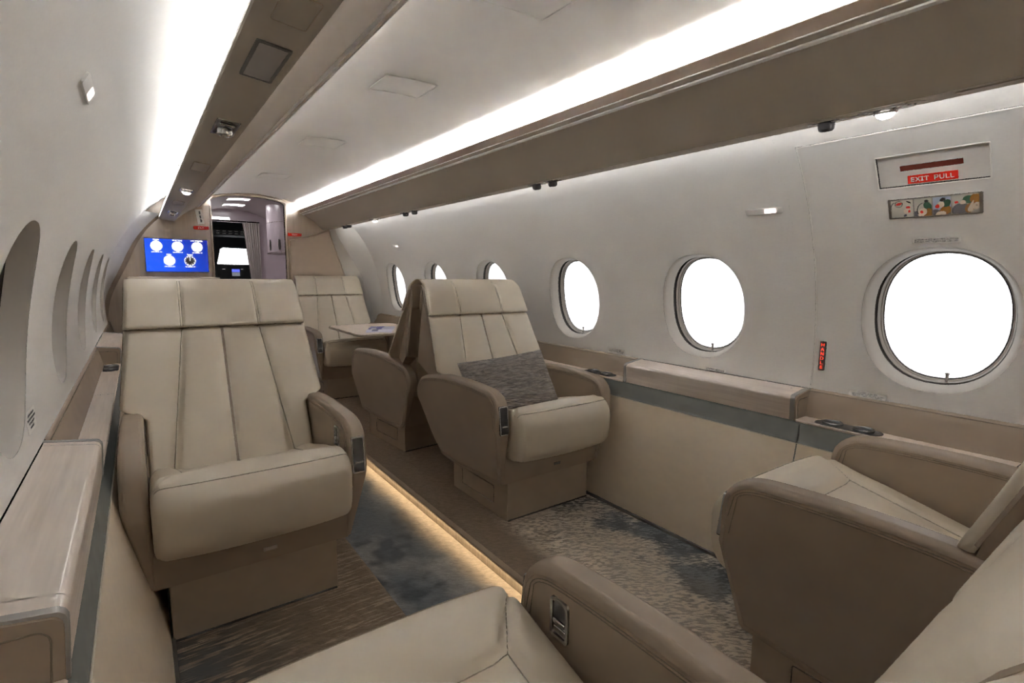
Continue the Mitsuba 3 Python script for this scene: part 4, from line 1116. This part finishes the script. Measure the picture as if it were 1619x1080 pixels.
def cushion_side(sgn):
    pin = 1 - 0.06*(1-np.abs(uu)**3)*np.abs(vv)**4
    w = 0.255*uu*(1-0.035*(1-vv**2)*np.abs(uu)**4)
    h = 0.150*vv*(1-0.07*(1-uu**2)*np.abs(vv)**4)
    tck = 0.058*np.sqrt(np.clip((1-np.abs(uu)**2.6)*(1-np.abs(vv)**2.6), 0, 1))**0.9
    ribs = 0.0030*np.sin(vv*0.150*2*np.pi/0.0105 + 1.2*meshkit.noise(np.stack([uu*5, vv*2, 0*uu], -1), 2))*np.sqrt(np.clip(1-np.abs(uu)**8, 0, 1))
    wr = 0.008*(meshkit.fbm(np.stack([uu*2.2, vv*1.6, 0*uu+sgn], -1), 3, 4)-0.5)*(tck/0.058)
    return np.stack([w, sgn*(tck+(ribs+wr)*(tck > 1e-6)), h], -1)


A_, B_ = cushion_side(-1), cushion_side(1)
uvs = np.stack([(uu+1)/2, (vv+1)/2], -1).reshape(-1, 2)
m = cat(facing_out(grid(A_), np.zeros(3)), facing_out(grid(B_), np.zeros(3)))
ca, sa_ = math.cos(math.radians(-28)), math.sin(math.radians(-28))
Rx = trimesh.transformations.rotation_matrix(math.radians(-31), (1, 0, 0))
Ry = trimesh.transformations.rotation_matrix(math.radians(-5), (0, 1, 0))
Rz = trimesh.transformations.rotation_matrix(math.radians(-8), (0, 0, 1))
Tm = trimesh.transformations.translation_matrix((1.545, 2.165, 0.590))
m.apply_transform(Tm @ Rz @ Rx @ Ry)
solid_thing('cushion', m, 'm_cord', 'grey ribbed scatter cushion leaning on the right armchair', 'cushion', smooth=True, uv=np.vstack([uvs, uvs]))

t = thing('table', 'folding wood table with a rounded corner between the far seats on the right', 'table')
tp = rounded_poly([(1.375, 3.93), (1.985, 3.93), (1.985, 4.80), (1.375, 4.80)], 0.10, 10)
m = plate(tp, 0.012); m.apply_translation((0, 0, 0.657)); obj('top', m, 'm_wood', t)
rp = np.array(tp.exterior.coords)[:-1]
obj('edge', tube(np.column_stack([rp, np.full(len(rp), 0.660)]), 0.010, 8, close=True), 'm_brown_soft', t, smooth=60)
obj('leg', box(1.76, 1.85, 4.18, 4.30, 0.0, 0.657, 0.01), 'm_brown', t, smooth=40)
obj('bracket', box(1.50, 1.96, 4.22, 4.26, 0.632, 0.657, 0.004), 'm_steel', t, smooth=40)

t = thing('magazine', 'open magazine with lilac and white pages lying on the table', 'magazine')


def paper(p, n, uv):
    pic = smoothstep(0.49, 0.5, uv.x)*smoothstep(0.42, 0.44, uv.y)
    a = mix([0.70, 0.68, 0.78], [0.24, 0.22, 0.48], pic*smoothstep(0.3, 0.6, fbm(uv.x*5, uv.y*5, 1, 2)))
    blk = smoothstep(0.08, 0.10, uv.x)*smoothstep(0.36, 0.34, uv.x)*smoothstep(0.55, 0.57, uv.y)*smoothstep(0.8, 0.78, uv.y)
    return mix(a, [0.10, 0.11, 0.24], blk*0.8)


scene['m_paper'] = two(princ(proc(paper), 0.3, 0.5))
for k, sgn in enumerate((-1, 1)):
    ny_, nx_ = 6, 24
    a = np.linspace(0, 1, nx_)
    prof_z = 0.014*np.sin(np.pi*np.clip(a*1.1, 0, 1))**0.8*(1-0.35*a) + (0.016*a**3 if sgn > 0 else 0)
    top = np.array([[(sgn*0.155*x, 0.105*(2*b-1), z+0.004) for x, z in zip(a, prof_z)] for b in np.linspace(0, 1, ny_)])
    low = top.copy(); low[..., 2] -= 0.0035
    uvp = np.array([[((x+1)/2 if sgn > 0 else (1-x)/2, b) for x in a] for b in np.linspace(0, 1, ny_)]).reshape(-1, 2)
    m = cat(grid(top), grid(low))
    m.apply_transform(trimesh.transformations.translation_matrix((1.64, 4.17, 0.6695)) @ trimesh.transformations.rotation_matrix(math.radians(62), (0, 0, 1)))
    obj('pages', m, 'm_paper', t, smooth=True, uv=np.vstack([uvp, uvp]))

GROUPS = {'armchair': 'leather cabin armchairs', 'air_vent': 'air vents in the lockers', 'reading_light': 'reading lights in the lockers', 'cover_panel': 'blank cover panels in the lockers', 'storage_box': 'wooden storage boxes on the ledges',
          'cup_holder': 'twin cup holders in the ledges', 'wall_placard': 'small text placards on the walls', 'emergency_light': 'slim emergency lights on the walls', 'exit_sign': 'red exit signs on the bulkhead',
          'ceiling_light': 'light panels beyond the doorway', 'cove_light': 'cove light strips', 'overhead_locker': 'overhead lockers', 'side_ledge': 'side ledges under the windows'}
for k, v in labels.items():
    base = k[:-4] if k[-4:-3] == '_' and k[-3:].isdigit() else k
    if '__' not in k and base in GROUPS: v['group'] = GROUPS[base]
